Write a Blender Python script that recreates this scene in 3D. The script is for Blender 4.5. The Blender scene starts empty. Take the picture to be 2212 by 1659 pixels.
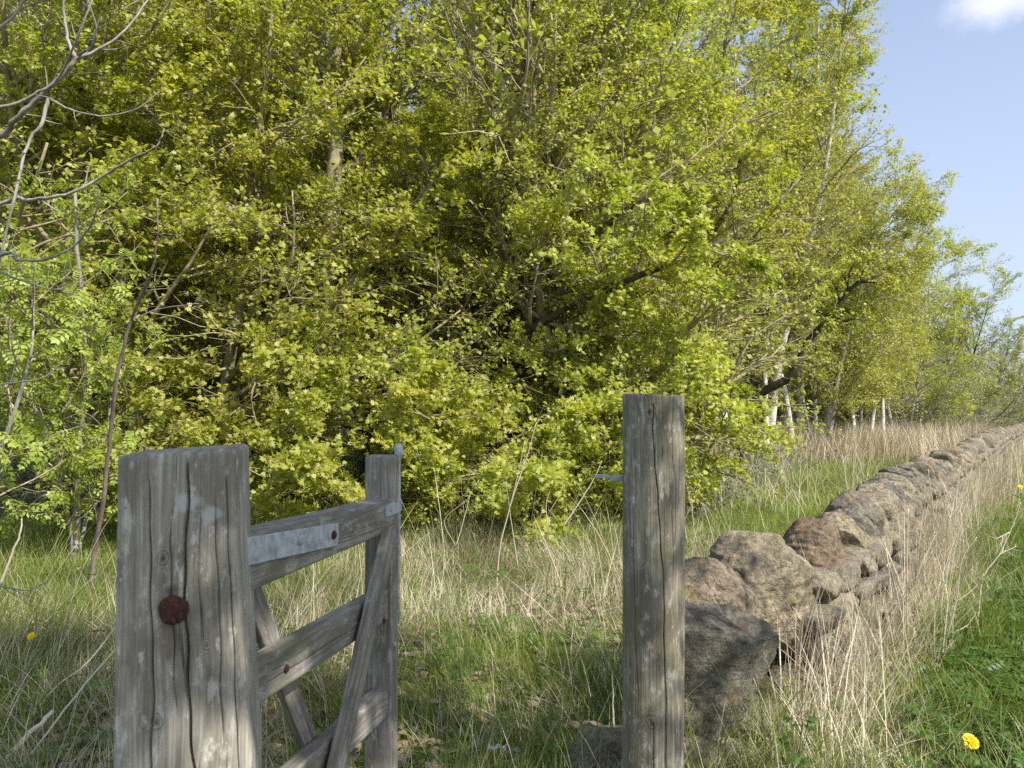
import bpy, math, random
import numpy as np
from mathutils import noise as mnoise, Vector

RNG = np.random.default_rng(7)
random.seed(7)
C = bpy.context.scene.collection
sc = bpy.context.scene

# ------------------------------------------------------------------ camera
F, CX, CY = 1790.0, 1106.0, 829.5
EYE = 1.35
PITCH = math.atan(50.5 / F)
cam_d = bpy.data.cameras.new('camera'); cam = bpy.data.objects.new('camera', cam_d); C.objects.link(cam)
sc.camera = cam
cam.location = (0, 0, EYE)
cam.rotation_euler = (math.pi / 2 + PITCH, 0, 0)
cam_d.sensor_width = 17.3
cam_d.lens = 17.3 * F / 2212.0
cam_d.clip_start = 0.05; cam_d.clip_end = 3000
cam_d.dof.use_dof = True; cam_d.dof.focus_distance = 6.5; cam_d.dof.aperture_fstop = 4.5

# ------------------------------------------------------------------ sky + sun
SUN_AZ, SUN_EL = math.radians(46), math.radians(45)      # azimuth measured from behind the camera towards the right
TOSUN = np.array([math.sin(SUN_AZ) * math.cos(SUN_EL), -math.cos(SUN_AZ) * math.cos(SUN_EL), math.sin(SUN_EL)])
world = bpy.data.worlds.new('World'); sc.world = world; world.use_nodes = True
wn = world.node_tree; wn.nodes.clear()
sky = wn.nodes.new('ShaderNodeTexSky'); sky.sky_type = 'NISHITA'; sky.sun_disc = False
sky.sun_elevation = SUN_EL; sky.sun_rotation = math.atan2(TOSUN[0], TOSUN[1])
sky.air_density = 1.0; sky.dust_density = 1.6; sky.ozone_density = 1.4
bg = wn.nodes.new('ShaderNodeBackground'); bg.inputs[1].default_value = 0.125
wo = wn.nodes.new('ShaderNodeOutputWorld')
tc = wn.nodes.new('ShaderNodeTexCoord')
def wmath(op, a, b=None):
    n = wn.nodes.new('ShaderNodeMath'); n.operation = op
    for i, v in enumerate((a, b)):
        if v is None: continue
        if isinstance(v, (int, float)): n.inputs[i].default_value = v
        else: wn.links.new(v, n.inputs[i])
    return n.outputs[0]
def cloud(direction, size, soft, seed):
    dv = Vector(direction).normalized()
    sub = wn.nodes.new('ShaderNodeVectorMath'); sub.operation = 'SUBTRACT'
    wn.links.new(tc.outputs['Generated'], sub.inputs[0]); sub.inputs[1].default_value = dv
    mp = wn.nodes.new('ShaderNodeVectorMath'); mp.operation = 'MULTIPLY'
    wn.links.new(sub.outputs[0], mp.inputs[0]); mp.inputs[1].default_value = (1 / size, 1 / size, 1.9 / size)
    ln = wn.nodes.new('ShaderNodeVectorMath'); ln.operation = 'LENGTH'; wn.links.new(mp.outputs[0], ln.inputs[0])
    nz = wn.nodes.new('ShaderNodeTexNoise'); nz.inputs['Scale'].default_value = 9; nz.inputs['Detail'].default_value = 7
    nz.inputs['Roughness'].default_value = 0.6
    wn.links.new(tc.outputs['Generated'], nz.inputs['Vector'])
    r = wmath('ADD', ln.outputs['Value'], wmath('MULTIPLY', wmath('SUBTRACT', nz.outputs[0], 0.5), 1.9))
    m = wn.nodes.new('ShaderNodeMapRange'); m.interpolation_type = 'SMOOTHSTEP'
    m.inputs['From Min'].default_value = 1.0; m.inputs['From Max'].default_value = 1.0 - soft
    wn.links.new(r, m.inputs['Value'])
    return m.outputs[0]
def ray(u, v):
    a, b = (u - CX) / F, -(v - CY) / F
    c, s = math.cos(PITCH), math.sin(PITCH)
    return np.array([a, c - s * b, s + c * b])
cmask = cloud(ray(2150, 2), 0.060, 0.6, 0)
mix = wn.nodes.new('ShaderNodeMix'); mix.data_type = 'RGBA'
wn.links.new(wmath('MULTIPLY', cmask, 0.9), mix.inputs['Factor'])
wn.links.new(sky.outputs[0], mix.inputs['A']); mix.inputs['B'].default_value = (6.6, 6.4, 6.9, 1)
# thin spring-haze veil that thickens towards the horizon all round
sx = wn.nodes.new('ShaderNodeSeparateXYZ'); wn.links.new(tc.outputs['Generated'], sx.inputs[0])
veil = wn.nodes.new('ShaderNodeMapRange'); veil.inputs['From Min'].default_value = 0.0; veil.inputs['From Max'].default_value = 0.55
veil.inputs['To Min'].default_value = 0.75; veil.inputs['To Max'].default_value = 0.30
wn.links.new(sx.outputs['Z'], veil.inputs['Value'])
mv = wn.nodes.new('ShaderNodeMix'); mv.data_type = 'RGBA'
wn.links.new(veil.outputs[0], mv.inputs['Factor']); wn.links.new(mix.outputs['Result'], mv.inputs['A'])
mv.inputs['B'].default_value = (4.35, 5.0, 6.7, 1)
wn.links.new(mv.outputs['Result'], bg.inputs[0]); wn.links.new(bg.outputs[0], wo.inputs[0])

sl = bpy.data.lights.new('sun', 'SUN'); sl.energy = 4.9; sl.angle = math.radians(0.53); sl.color = (1.0, 0.955, 0.87)
sun = bpy.data.objects.new('sun', sl); C.objects.link(sun)
sun.rotation_euler = Vector(-TOSUN).to_track_quat('-Z', 'Y').to_euler()
sc.view_settings.view_transform = 'Standard'; sc.view_settings.look = 'None'
sc.view_settings.gamma = 1; sc.view_settings.exposure = 0.52
sc.cycles.max_bounces = 6; sc.cycles.transmission_bounces = 4; sc.cycles.diffuse_bounces = 4
sc.cycles.use_denoising = False

# ------------------------------------------------------------------ helpers
def at(u, v, d):
    """world point where the photograph's pixel (u,v) looks, d metres ahead of the camera"""
    r = ray(u, v); r = r * (d / r[1]); return np.array([r[0], r[1], r[2] + EYE])
def on_ground(u, v): 
    r = ray(u, v); t = -EYE / r[2]; return np.array([r[0] * t, r[1] * t, 0.0])

def tag(o, label=None, cat=None, group=None, kind=None):
    if label: o['label'] = label
    if cat: o['category'] = cat
    if group: o['group'] = group
    if kind: o['kind'] = kind
    return o
def link(name, me, parent=None):
    o = bpy.data.objects.new(name, me); C.objects.link(o)
    if parent is not None: o.parent = parent
    return o
def empty(name, loc=(0, 0, 0), rz=0, scale=1):
    o = bpy.data.objects.new(name, None); C.objects.link(o)
    o.location = loc; o.rotation_euler = (0, 0, rz); o.scale = (scale,) * 3
    o.empty_display_size = 0.1
    return o
def copy_tree(o, parent=None):
    c = o.copy(); C.objects.link(c)
    if parent is not None: c.parent = parent
    for ch in [x for x in KIDS.get(o.name, [])]:
        copy_tree(ch, c)
    return c
KIDS = {}

def mesh_np(name, V, faces, mat=None, smooth=False):
    """V (n,3); faces: list of (m,k) int arrays (possibly different k)"""
    me = bpy.data.meshes.new(name)
    V = np.ascontiguousarray(V, dtype=np.float32)
    me.vertices.add(len(V)); me.vertices.foreach_set('co', V.ravel())
    if not isinstance(faces, (list, tuple)): faces = [faces]
    faces = [np.asarray(f) for f in faces if len(f)]
    loops = np.concatenate([f.ravel() for f in faces]).astype(np.int32)
    totals = np.concatenate([np.full(len(f), f.shape[1]) for f in faces]).astype(np.int32)
    starts = np.concatenate([[0], np.cumsum(totals)[:-1]]).astype(np.int32)
    me.loops.add(len(loops)); me.loops.foreach_set('vertex_index', loops)
    me.polygons.add(len(totals)); me.polygons.foreach_set('loop_start', starts)
    me.polygons.foreach_set('loop_total', totals)
    me.polygons.foreach_set('use_smooth', np.full(len(totals), smooth))
    me.update(calc_edges=True)
    if mat: me.materials.append(mat)
    return me

class Acc:
    """accumulates vertex / face arrays into one mesh"""
    def __init__(s): s.V = []; s.Fc = {}; s.n = 0
    def add(s, V, *faces):
        V = np.asarray(V, float).reshape(-1, 3)
        for f in faces:
            f = np.asarray(f)
            if len(f): s.Fc.setdefault(f.shape[1], []).append(f + s.n)
        s.V.append(V); s.n += len(V)
    def mesh(s, name, mat, smooth=False):
        return mesh_np(name, np.concatenate(s.V), [np.concatenate(v) for v in s.Fc.values()], mat, smooth)
    def obj(s, name, mat, parent=None, smooth=False):
        return link(name, s.mesh(name, mat, smooth), parent)

def norm(a): return a / np.maximum(np.linalg.norm(a, axis=-1, keepdims=True), 1e-9)

def tubes(P, R, sides=5, cap=True):
    """P (N,m,3), R (N,m) -> verts, quads (+ end caps)"""
    P = np.asarray(P, float); R = np.asarray(R, float)
    if P.ndim == 2: P = P[None]; R = R[None]
    N, m, _ = P.shape
    T = np.empty_like(P); T[:, 1:-1] = P[:, 2:] - P[:, :-2]; T[:, 0] = P[:, 1] - P[:, 0]; T[:, -1] = P[:, -1] - P[:, -2]
    T = norm(T)
    t0 = norm(P[:, -1] - P[:, 0])
    ref = np.where(np.abs(t0[:, 2:3]) > 0.8, np.array([[1., 0.13, 0]]), np.array([[0.1, 0.05, 1.]]))
    ref = np.repeat(ref[:, None], m, 1)
    U = norm(np.cross(T, ref)); W = np.cross(T, U)
    a = np.arange(sides) * 2 * math.pi / sides
    V = P[:, :, None] + R[:, :, None, None] * (np.cos(a)[None, None, :, None] * U[:, :, None] + np.sin(a)[None, None, :, None] * W[:, :, None])
    V = V.reshape(-1, 3)
    i = np.arange(N)[:, None, None] * (m * sides); j = np.arange(m - 1)[None, :, None] * sides; k = np.arange(sides)[None, None]
    k2 = (k + 1) % sides
    Q = np.stack([i + j + k, i + j + k2, i + j + sides + k2, i + j + sides + k], -1).reshape(-1, 4)
    out = [V, Q]
    if cap:
        base = (np.arange(N) * m * sides)[:, None]
        out.append(np.concatenate([base + np.arange(sides)[::-1][None], base + (m - 1) * sides + np.arange(sides)[None]]))
    return out

def spline(pts, n):
    """Catmull-Rom through pts (k, c) resampled to n"""
    p = np.asarray(pts, float); k = len(p)
    q = np.vstack([2 * p[0] - p[1], p, 2 * p[-1] - p[-2]])
    t = np.linspace(0, k - 1 - 1e-6, n); i = t.astype(int); f = (t - i)[:, None]
    a, b, c, d = q[i], q[i + 1], q[i + 2], q[i + 3]
    return 0.5 * ((2 * b) + (-a + c) * f + (2 * a - 5 * b + 4 * c - d) * f ** 2 + (-a + 3 * b - 3 * c + d) * f ** 3)

# cheap vectorised 2-D value noise
_G = RNG.random((256, 256))
def vn(x, y, s=1.0, o=0):
    x = np.asarray(x) / s + 37.3 + o * 11.7; y = np.asarray(y) / s + 51.1 + o * 5.3
    xi = np.floor(x).astype(int); yi = np.floor(y).astype(int); fx = x - xi; fy = y - yi
    fx = fx * fx * (3 - 2 * fx); fy = fy * fy * (3 - 2 * fy)
    g = lambda a, b: _G[a % 256, b % 256]
    return (g(xi, yi) * (1 - fx) + g(xi + 1, yi) * fx) * (1 - fy) + (g(xi, yi + 1) * (1 - fx) + g(xi + 1, yi + 1) * fx) * fy
def fbm(x, y, s=1.0, o=0): return (vn(x, y, s, o) + .5 * vn(x, y, s / 2.1, o + 1) + .25 * vn(x, y, s / 4.3, o + 2)) / 1.75
def sst(a, b, x): t = np.clip((x - a) / (b - a), 0, 1); return t * t * (3 - 2 * t)

# ------------------------------------------------------------------ materials
class NT:
    def __init__(s, name):
        s.m = bpy.data.materials.new(name); s.m.use_nodes = True; s.t = s.m.node_tree; s.t.nodes.clear()
        s.out = s.n('ShaderNodeOutputMaterial')
    def n(s, ty, **kw):
        x = s.t.nodes.new(ty)
        for k, v in kw.items(): setattr(x, k, v)
        return x
    def l(s, a, b): s.t.links.new(a, b)
    def put(s, inp, v):
        if isinstance(v, (int, float, tuple, list)): inp.default_value = v
        else: s.l(v, inp)
    def math(s, op, a, b=0.0, clamp=False):
        x = s.n('ShaderNodeMath', operation=op, use_clamp=clamp); s.put(x.inputs[0], a); s.put(x.inputs[1], b); return x.outputs[0]
    def vec(s, op, a, b):
        x = s.n('ShaderNodeVectorMath', operation=op); s.put(x.inputs[0], a); s.put(x.inputs[1], b); return x.outputs[0]
    def noise(s, vec, scale, detail=4, rough=0.55, dist=0.0):
        x = s.n('ShaderNodeTexNoise'); s.l(vec, x.inputs['Vector']); x.inputs['Scale'].default_value = scale
        x.inputs['Detail'].default_value = detail; x.inputs['Roughness'].default_value = rough; x.inputs['Distortion'].default_value = dist
        return x.outputs[0]
    def ramp(s, f, stops, interp='LINEAR'):
        x = s.n('ShaderNodeValToRGB'); s.put(x.inputs[0], f); e = x.color_ramp.elements; x.color_ramp.interpolation = interp
        while len(e) > 1: e.remove(e[-1])
        e[0].position = stops[0][0]; e[0].color = (*stops[0][1], 1)
        for p, c in stops[1:]: k = e.new(p); k.color = (*c, 1)
        return x.outputs[0]
    def mr(s, f, a, b, c=0.0, d=1.0, smooth=True):
        x = s.n('ShaderNodeMapRange', interpolation_type='SMOOTHSTEP' if smooth else 'LINEAR'); s.put(x.inputs['Value'], f)
        for k, v in zip(('From Min', 'From Max', 'To Min', 'To Max'), (a, b, c, d)): x.inputs[k].default_value = v
        return x.outputs[0]
    def mix(s, f, a, b, blend='MIX'):
        x = s.n('ShaderNodeMix', data_type='RGBA', blend_type=blend); s.put(x.inputs['Factor'], f)
        for k, v in (('A', a), ('B', b)):
            if isinstance(v, tuple): x.inputs[k].default_value = (*v[:3], 1)
            else: s.l(v, x.inputs[k])
        return x.outputs['Result']
    def mapping(s, vec, scale=(1, 1, 1), loc=(0, 0, 0)):
        x = s.n('ShaderNodeMapping'); s.l(vec, x.inputs[0]); x.inputs['Scale'].default_value = scale; x.inputs['Location'].default_value = loc
        return x.outputs[0]
    def obj(s): return s.n('ShaderNodeTexCoord').outputs['Object']
    def isl(s): return s.n('ShaderNodeNewGeometry').outputs['Random Per Island']
    def oinf(s): return s.n('ShaderNodeObjectInfo')
    def bump(s, h, strength=0.4, dist=0.01):
        x = s.n('ShaderNodeBump'); s.l(h, x.inputs['Height']); x.inputs['Strength'].default_value = strength
        x.inputs['Distance'].default_value = dist; return x.outputs[0]
    def prin(s, col, rough=0.8, nor=None, metal=0.0, spec=0.3):
        p = s.n('ShaderNodeBsdfPrincipled'); s.put(p.inputs['Base Color'], (*col, 1) if isinstance(col, tuple) else col)
        s.put(p.inputs['Roughness'], rough); p.inputs['Metallic'].default_value = metal
        p.inputs['Specular IOR Level'].default_value = spec
        if nor is not None: s.l(nor, p.inputs['Normal'])
        s.l(p.outputs[0], s.out.inputs[0]); return s.m

def leaf_mat(name, c1, c2, c3, trans=0.45, tint=(1.15, 1.2, 0.6), rough=0.55, nscale=1.2, gloss=0.10, back=None):
    """thin leaf: diffuse + translucent + a little sheen, colour varies per leaf and by clump"""
    k = NT(name); r = k.isl(); o = k.oinf()
    nz = k.noise(k.n('ShaderNodeNewGeometry').outputs['Position'], nscale, 2)
    f = k.math('ADD', k.math('MULTIPLY', r, 0.62), k.math('MULTIPLY', k.mr(nz, .3, .7), 0.38))
    col = k.ramp(f, [(0.0, c1), (0.5, c2), (1.0, c3)])
    hs = k.n('ShaderNodeHueSaturation'); k.l(col, hs.inputs['Color'])
    k.l(k.mr(o.outputs['Random'], 0, 1, 0.495, 0.508, False), hs.inputs['Hue'])
    k.l(k.mr(o.outputs['Random'], 0, 1, 0.93, 1.06, False), hs.inputs['Value'])
    col = hs.outputs[0]
    d = k.n('ShaderNodeBsdfDiffuse'); k.l(col, d.inputs[0])
    t = k.n('ShaderNodeBsdfTranslucent'); k.l(k.mix(1.0, col, tint, 'MULTIPLY'), t.inputs[0])
    g = k.n('ShaderNodeBsdfGlossy'); g.inputs['Roughness'].default_value = rough; g.inputs[0].default_value = (1, 1, 1, 1)
    a = k.n('ShaderNodeMixShader'); a.inputs[0].default_value = trans; k.l(d.outputs[0], a.inputs[1]); k.l(t.outputs[0], a.inputs[2])
    b = k.n('ShaderNodeMixShader'); k.l(a.outputs[0], b.inputs[1]); k.l(g.outputs[0], b.inputs[2])
    b.inputs[0].default_value = gloss * .35
    k.l(b.outputs[0], k.out.inputs[0]); return k.m

M = {}
M['maple_leaf'] = leaf_mat('maple_leaf', (.28, .33, .036), (.45, .475, .062), (.64, .60, .145), 0.55)
M['birch_leaf'] = leaf_mat('birch_leaf', (.28, .31, .038), (.44, .45, .065), (.60, .56, .15), 0.53)
M['far_leaf'] = leaf_mat('far_leaf', (.23, .27, .035), (.36, .39, .055), (.50, .48, .11), 0.45)
M['rowan_leaf'] = leaf_mat('rowan_leaf', (.18, .25, .03), (.31, .37, .045), (.46, .49, .09), 0.42)
M['weed_leaf'] = leaf_mat('weed_leaf', (.05, .12, .016), (.09, .18, .026), (.16, .26, .04), 0.38)
M['grass'] = leaf_mat('grass', (.11, .165, .022), (.22, .27, .045), (.37, .38, .10), 0.38, (1.1, 1.2, .6))
M['field_grass'] = leaf_mat('field_grass', (.16, .22, .03), (.27, .32, .055), (.41, .42, .13), 0.4, (1.1, 1.2, .6))
M['straw'] = leaf_mat('straw', (.36, .29, .17), (.62, .53, .37), (.84, .77, .60), 0.22, (1, .95, .8), gloss=.12)
M['litter'] = leaf_mat('litter', (.13, .085, .05), (.27, .20, .13), (.46, .39, .31), 0.12, (1, .9, .7))
M['cane'] = leaf_mat('cane', (.40, .33, .22), (.58, .50, .37), (.72, .65, .52), 0.05, (1, .95, .8))

def bark_mat(name, dark, mid, light, lichen=None, lich_amt=0.5, scale=1.0, stretch=0.25):
    k = NT(name); v = k.obj(); r = k.oinf().outputs['Random']
    mp = k.mapping(v, (scale * 14, scale * 14, scale * 14 * stretch))
    n1 = k.noise(mp, 1.0, 6, 0.65); n2 = k.noise(v, 1.7 * scale, 3)
    col = k.ramp(n1, [(0.3, dark), (0.52, mid), (0.72, light)])
    if lichen: col = k.mix(k.math('MULTIPLY', k.mr(k.noise(v, 5 * scale, 5, .7), .5, .62), lich_amt), col, lichen)
    col = k.mix(k.mr(n2, .35, .7, 0, .35), col, dark)
    return k.prin(col, 0.9, k.bump(n1, 0.6, 0.02), spec=.15)
M['maple_bark'] = bark_mat('maple_bark', (.13, .11, .07), (.27, .24, .16), (.44, .40, .28), (.45, .39, .11), .75)
M['grey_bark'] = bark_mat('grey_bark', (.14, .13, .11), (.32, .30, .26), (.56, .54, .49), (.30, .30, .15), .4)
M['dark_bark'] = bark_mat('dark_bark', (.04, .033, .025), (.09, .075, .055), (.17, .15, .11), (.20, .19, .07), .3)
M['twig'] = bark_mat('twig', (.20, .165, .10), (.36, .31, .20), (.52, .46, .32), None)
M['bare_twig'] = bark_mat('bare_twig', (.16, .14, .12), (.33, .30, .26), (.52, .49, .44), None)
M['sapling_bark'] = bark_mat('sapling_bark', (.14, .105, .085), (.25, .19, .16), (.40, .35, .30), None)
def birch_mat():
    k = NT('birch_bark'); v = k.obj()
    mp = k.mapping(v, (5, 5, 26)); n1 = k.noise(mp, 1.0, 4, .7); n2 = k.noise(v, 3.2, 4, .6)
    col = k.mix(k.mr(n2, .4, .7), (.66, .64, .59), (.40, .37, .32))
    col = k.mix(k.mr(n1, .60, .66), col, (.035, .03, .028))
    col = k.mix(k.mr(k.noise(v, 1.3, 5, .6), .60, .68), col, (.05, .045, .04))
    return k.prin(col, .75, k.bump(n1, .4, .01), spec=.2)
M['birch_bark'] = birch_mat()

def wood_mat(name, dark, mid, light, pale=(.42, .42, .41), pale_amt=.5, knots=(), stain=None, green=None):
    """weathered timber: grain along local Z, checks, pale scuffed patches, knots"""
    k = NT(name); v = k.obj(); oi = k.oinf().outputs['Random']
    off = k.n('ShaderNodeCombineXYZ'); k.l(k.math('MULTIPLY', oi, 17.0), off.inputs[0]); k.l(k.math('MULTIPLY', oi, 9.0), off.inputs[2])
    vv = k.vec('ADD', v, off.outputs[0])
    wob = k.noise(k.mapping(vv, (4, 4, 1.6)), 1.0, 2)
    wc = k.n('ShaderNodeCombineXYZ'); k.l(k.math('MULTIPLY', wob, .055), wc.inputs[0]); k.l(k.math('MULTIPLY', wob, .03), wc.inputs[1])
    g = k.vec('ADD', vv, wc.outputs[0])
    fine = k.noise(k.mapping(g, (260, 260, 5)), 1.0, 3, .6)
    med = k.noise(k.mapping(g, (115, 115, 2.6)), 1.0, 7, .68)
    big = k.noise(k.mapping(g, (11, 11, 4.5)), 1.0, 7, .68)
    blot = k.noise(k.mapping(vv, (34, 34, 15)), 1.0, 8, .75)
    col = k.ramp(med, [(.32, dark), (.49, mid), (.68, light)])
    col = k.mix(k.mr(big, .42, .60, 0, .65), col, dark)
    col = k.mix(k.math('MULTIPLY', k.mr(blot, .53, .63), pale_amt), col, pale)
    streak = k.math('MULTIPLY', k.mr(k.noise(k.mapping(g, (26, 26, 3.4)), 1.0, 6, .7, .3), .56, .68), pale_amt * 0.8)
    col = k.mix(streak, col, light)
    chk = k.noise(k.mapping(g, (150, 150, 1.3)), 1.0, 2, .5)
    cm = k.mr(chk, .66, .72)
    col = k.mix(k.math('MULTIPLY', cm, .85), col, tuple(c * .25 for c in dark))
    col = k.mix(k.mr(fine, .3, .7, .32, 0), col, tuple(c * .5 for c in dark))
    if green: col = k.mix(k.math('MULTIPLY', k.mr(k.noise(vv, 5.5, 4, .6), .48, .66), .6), col, green)
    h = k.math('ADD', k.math('MULTIPLY', med, .3), k.math('MULTIPLY', fine, .35))
    h = k.math('SUBTRACT', h, k.math('MULTIPLY', cm, .8))
    for (kp, kr) in knots:
        dv = k.mapping(k.vec('SUBTRACT', v, kp), (1, 1, .72))
        ln = k.n('ShaderNodeVectorMath', operation='LENGTH'); k.l(dv, ln.inputs[0])
        dd = k.math('ADD', ln.outputs['Value'], k.math('MULTIPLY', k.math('SUBTRACT', k.noise(v, 60, 3), .5), kr * .6))
        ring = k.math('SINE', k.math('MULTIPLY', dd, 2 * math.pi * 3.2 / kr))
        msk = k.mr(dd, kr * .55, kr, 1, 0)
        rc = k.mix(k.mr(ring, -.6, .8), tuple(c * .55 for c in dark), mid)
        col = k.mix(k.math('MULTIPLY', msk, .5), col, rc)
        col = k.mix(k.mr(dd, kr * .08, kr * .2, .9, 0), col, (.02, .017, .015))
        h = k.math('ADD', h, k.math('MULTIPLY', k.math('MULTIPLY', ring, msk), .25))
    if stain:
        for (sp, sr, scol) in stain:
            dv = k.mapping(k.vec('SUBTRACT', v, sp), (1, 1, sr[1]))
            ln = k.n('ShaderNodeVectorMath', operation='LENGTH'); k.l(dv, ln.inputs[0])
            dd = k.math('ADD', ln.outputs['Value'], k.math('MULTIPLY', k.math('SUBTRACT', k.noise(v, 45, 4), .5), sr[0] * 1.2))
            col = k.mix(k.mr(dd, sr[0] * .4, sr[0], .6, 0), col, scol)
    return k.prin(col, .86, k.bump(h, .35, .003), spec=.25)

M['post_wood'] = wood_mat('post_wood', (.185, .16, .125), (.38, .345, .285), (.58, .54, .47), (.68, .65, .59), .75,
                          knots=[((-.022, -.086, 1.085), .017), ((.052, -.086, .93), .013), ((-.03, -.086, .80), .018)],
                          stain=[((-.004, -.086, 1.026), (.014, .8), (.03, .026, .022)), ((-.008, -.086, .952), (.022, .35), (.13, .085, .06)), ((.02, -.086, 1.18), (.03, 1.5), (.60, .60, .60)), ((.06, -.086, 1.16), (.022, 1.2), (.58, .58, .58))])
M['gate_wood'] = wood_mat('gate_wood', (.14, .125, .103), (.29, .265, .225), (.47, .44, .39), (.56, .54, .49), .55, green=(.16, .15, .085))
M['round_wood'] = wood_mat('round_wood', (.145, .122, .085), (.31, .275, .205), (.49, .45, .355), (.60, .565, .47), .8,
                           knots=[((-.02, -.1, 1.335), .032), ((-.02, -.1, .335), .030), ((.035, -.095, .96), .012)],
                           stain=[((-.02, -.1, .60), (.03, 3.0), (.22, .12, .05))], green=(.20, .185, .085))
def rust():
    k = NT('rusty_iron'); v = k.obj()
    n = k.noise(v, 120, 6, .7); col = k.ramp(n, [(.35, (.028, .013, .012)), (.52, (.075, .028, .020)), (.68, (.15, .065, .045))])
    return k.prin(col, .8, k.bump(n, .5, .002), spec=.3)
M['rust'] = rust()
def galv():
    k = NT('galvanised_steel'); v = k.obj()
    n = k.noise(v, 40, 5, .6); s = k.noise(k.mapping(v, (60, 60, 12)), 1, 4, .6)
    col = k.ramp(n, [(.35, (.27, .29, .31)), (.5, (.40, .42, .445)), (.65, (.53, .55, .57))])
    col = k.mix(k.mr(s, .62, .72, 0, .5), col, (.26, .25, .24))
    return k.prin(col, k.mr(n, .3, .7, .42, .62), None, metal=0.0, spec=.6)
M['galv'] = galv()
def stone_mat(name='weathered_sandstone', tint=None):
    k = NT(name); v = k.obj(); oi = k.oinf().outputs['Random']; isl = k.isl()
    rr = k.math('FRACT', k.math('ADD', oi, isl))
    off = k.n('ShaderNodeCombineXYZ'); k.l(k.math('MULTIPLY', rr, 31.0), off.inputs[0]); k.l(k.math('MULTIPLY', rr, 13.0), off.inputs[1])
    vv = k.vec('ADD', v, off.outputs[0])
    n1 = k.noise(vv, 8.5, 9, .72); n2 = k.noise(vv, 38, 6, .7); n3 = k.noise(vv, 150, 3, .6)
    base = k.ramp(n1, [(.36, (.15, .14, .115)), (.46, (.28, .255, .205)), (.56, (.42, .38, .30)), (.68, (.58, .52, .41))])
    base = k.mix(k.mr(rr, 0, 1, 0.0, .40, False), base, (.36, .31, .20))
    base = k.mix(k.mr(k.math('FRACT', k.math('MULTIPLY', rr, 7.31)), 0, 1, 0, .62, False), base, (.13, .125, .115))
    base = k.mix(k.mr(k.math('FRACT', k.math('MULTIPLY', rr, 3.77)), .5, 1, 0, .5, False), base, (.50, .44, .33))
    base = k.mix(k.mr(n2, .40, .56, .6, 0), base, (.08, .075, .065))
    lay = k.noise(k.mapping(vv, (5, 5, 55)), 1.0, 5, .6, .6)
    base = k.mix(k.mr(lay, .55, .68, 0, .4), base, (.17, .145, .115))
    rust_m = k.math('MULTIPLY', k.mr(k.noise(k.vec('ADD', vv, (5, 3, 1)), 7, 6, .7), .56, .66), .55)
    base = k.mix(k.math('MULTIPLY', rust_m, k.mr(rr, .45, .75)), base, (.34, .16, .09))
    ochre = k.math('MULTIPLY', k.mr(k.noise(k.vec('ADD', vv, (9, 1, 4)), 13, 6, .72), .60, .66), .75)
    base = k.mix(ochre, base, (.36, .28, .07))
    white = k.math('MULTIPLY', k.mr(k.noise(k.vec('ADD', vv, (2, 8, 4)), 30, 5, .75), .63, .68), .75)
    base = k.mix(white, base, (.62, .61, .57))
    base = k.mix(k.mr(n3, .40, .56, .30, 0), base, (.07, .065, .055))
    crev = k.mr(k.noise(k.mapping(k.vec('ADD', vv, (3, 7, 2)), (1, 1, 2.2)), 9, 7, .75), .575, .61, 0, 1)
    crev = k.math('MULTIPLY', crev, k.mr(k.noise(k.mapping(k.vec('ADD', vv, (3, 7, 2)), (1, 1, 2.2)), 9, 7, .75), .61, .645, 1, 0))
    base = k.mix(k.math('MULTIPLY', crev, .6), base, (.05, .045, .04))
    dark = k.mr(k.noise(k.vec('ADD', vv, (1, 2, 9)), 19, 5, .7), .62, .70, 0, .7)
    base = k.mix(dark, base, (.06, .056, .048))
    tone = k.ramp(k.math('FRACT', k.math('MULTIPLY', rr, 13.7)), [(0, (.74, .76, .76)), (.25, (.90, .90, .88)), (.45, (1.10, 1.04, .92)), (.62, (1.04, .94, .84)), (.8, (1.18, 1.15, 1.06)), (1, (.84, .84, .79))])
    base = k.mix(1.0, base, tint or tone, 'MULTIPLY')
    h = k.math('ADD', k.math('MULTIPLY', n2, .7), k.math('MULTIPLY', n3, .25)); h = k.math('ADD', h, k.math('MULTIPLY', lay, .3))
    return k.prin(base, .92, k.bump(h, 1.0, .03), spec=.15)
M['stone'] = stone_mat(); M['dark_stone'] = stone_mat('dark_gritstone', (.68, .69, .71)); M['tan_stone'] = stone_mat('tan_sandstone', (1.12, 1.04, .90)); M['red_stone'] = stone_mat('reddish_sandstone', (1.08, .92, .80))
def ground_mat():
    k = NT('soil_moss_thatch'); v = k.n('ShaderNodeNewGeometry').outputs['Position']
    n1 = k.noise(v, .8, 5, .6); n2 = k.noise(v, 9, 6, .7); n3 = k.noise(v, 70, 4, .7)
    col = k.ramp(n2, [(.3, (.045, .040, .022)), (.48, (.095, .085, .045)), (.62, (.17, .14, .085)), (.78, (.27, .23, .15))])
    grn = k.ramp(n3, [(.3, (.045, .075, .012)), (.55, (.09, .14, .025)), (.8, (.16, .20, .05))])
    col = k.mix(k.mr(n1, .40, .60), col, grn)
    return k.prin(col, .95, k.bump(k.math('ADD', n2, n3), .7, .03), spec=.1)
M['ground'] = ground_mat()
def plain(name, c, rough=.7, **kw):
    k = NT(name); n = k.noise(k.obj(), 60, 4)
    return k.prin(k.mix(n, tuple(x * .75 for x in c), c), rough, **kw)
M['yellow'] = leaf_mat('dandelion_yellow', (.86, .66, .012), (.92, .76, .02), (.98, .86, .06), .25, (1, 1, .3))
M['white_scrap'] = plain('white_paper', (.80, .81, .80))
M['stem'] = plain('flower_stem', (.22, .26, .08))

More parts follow.
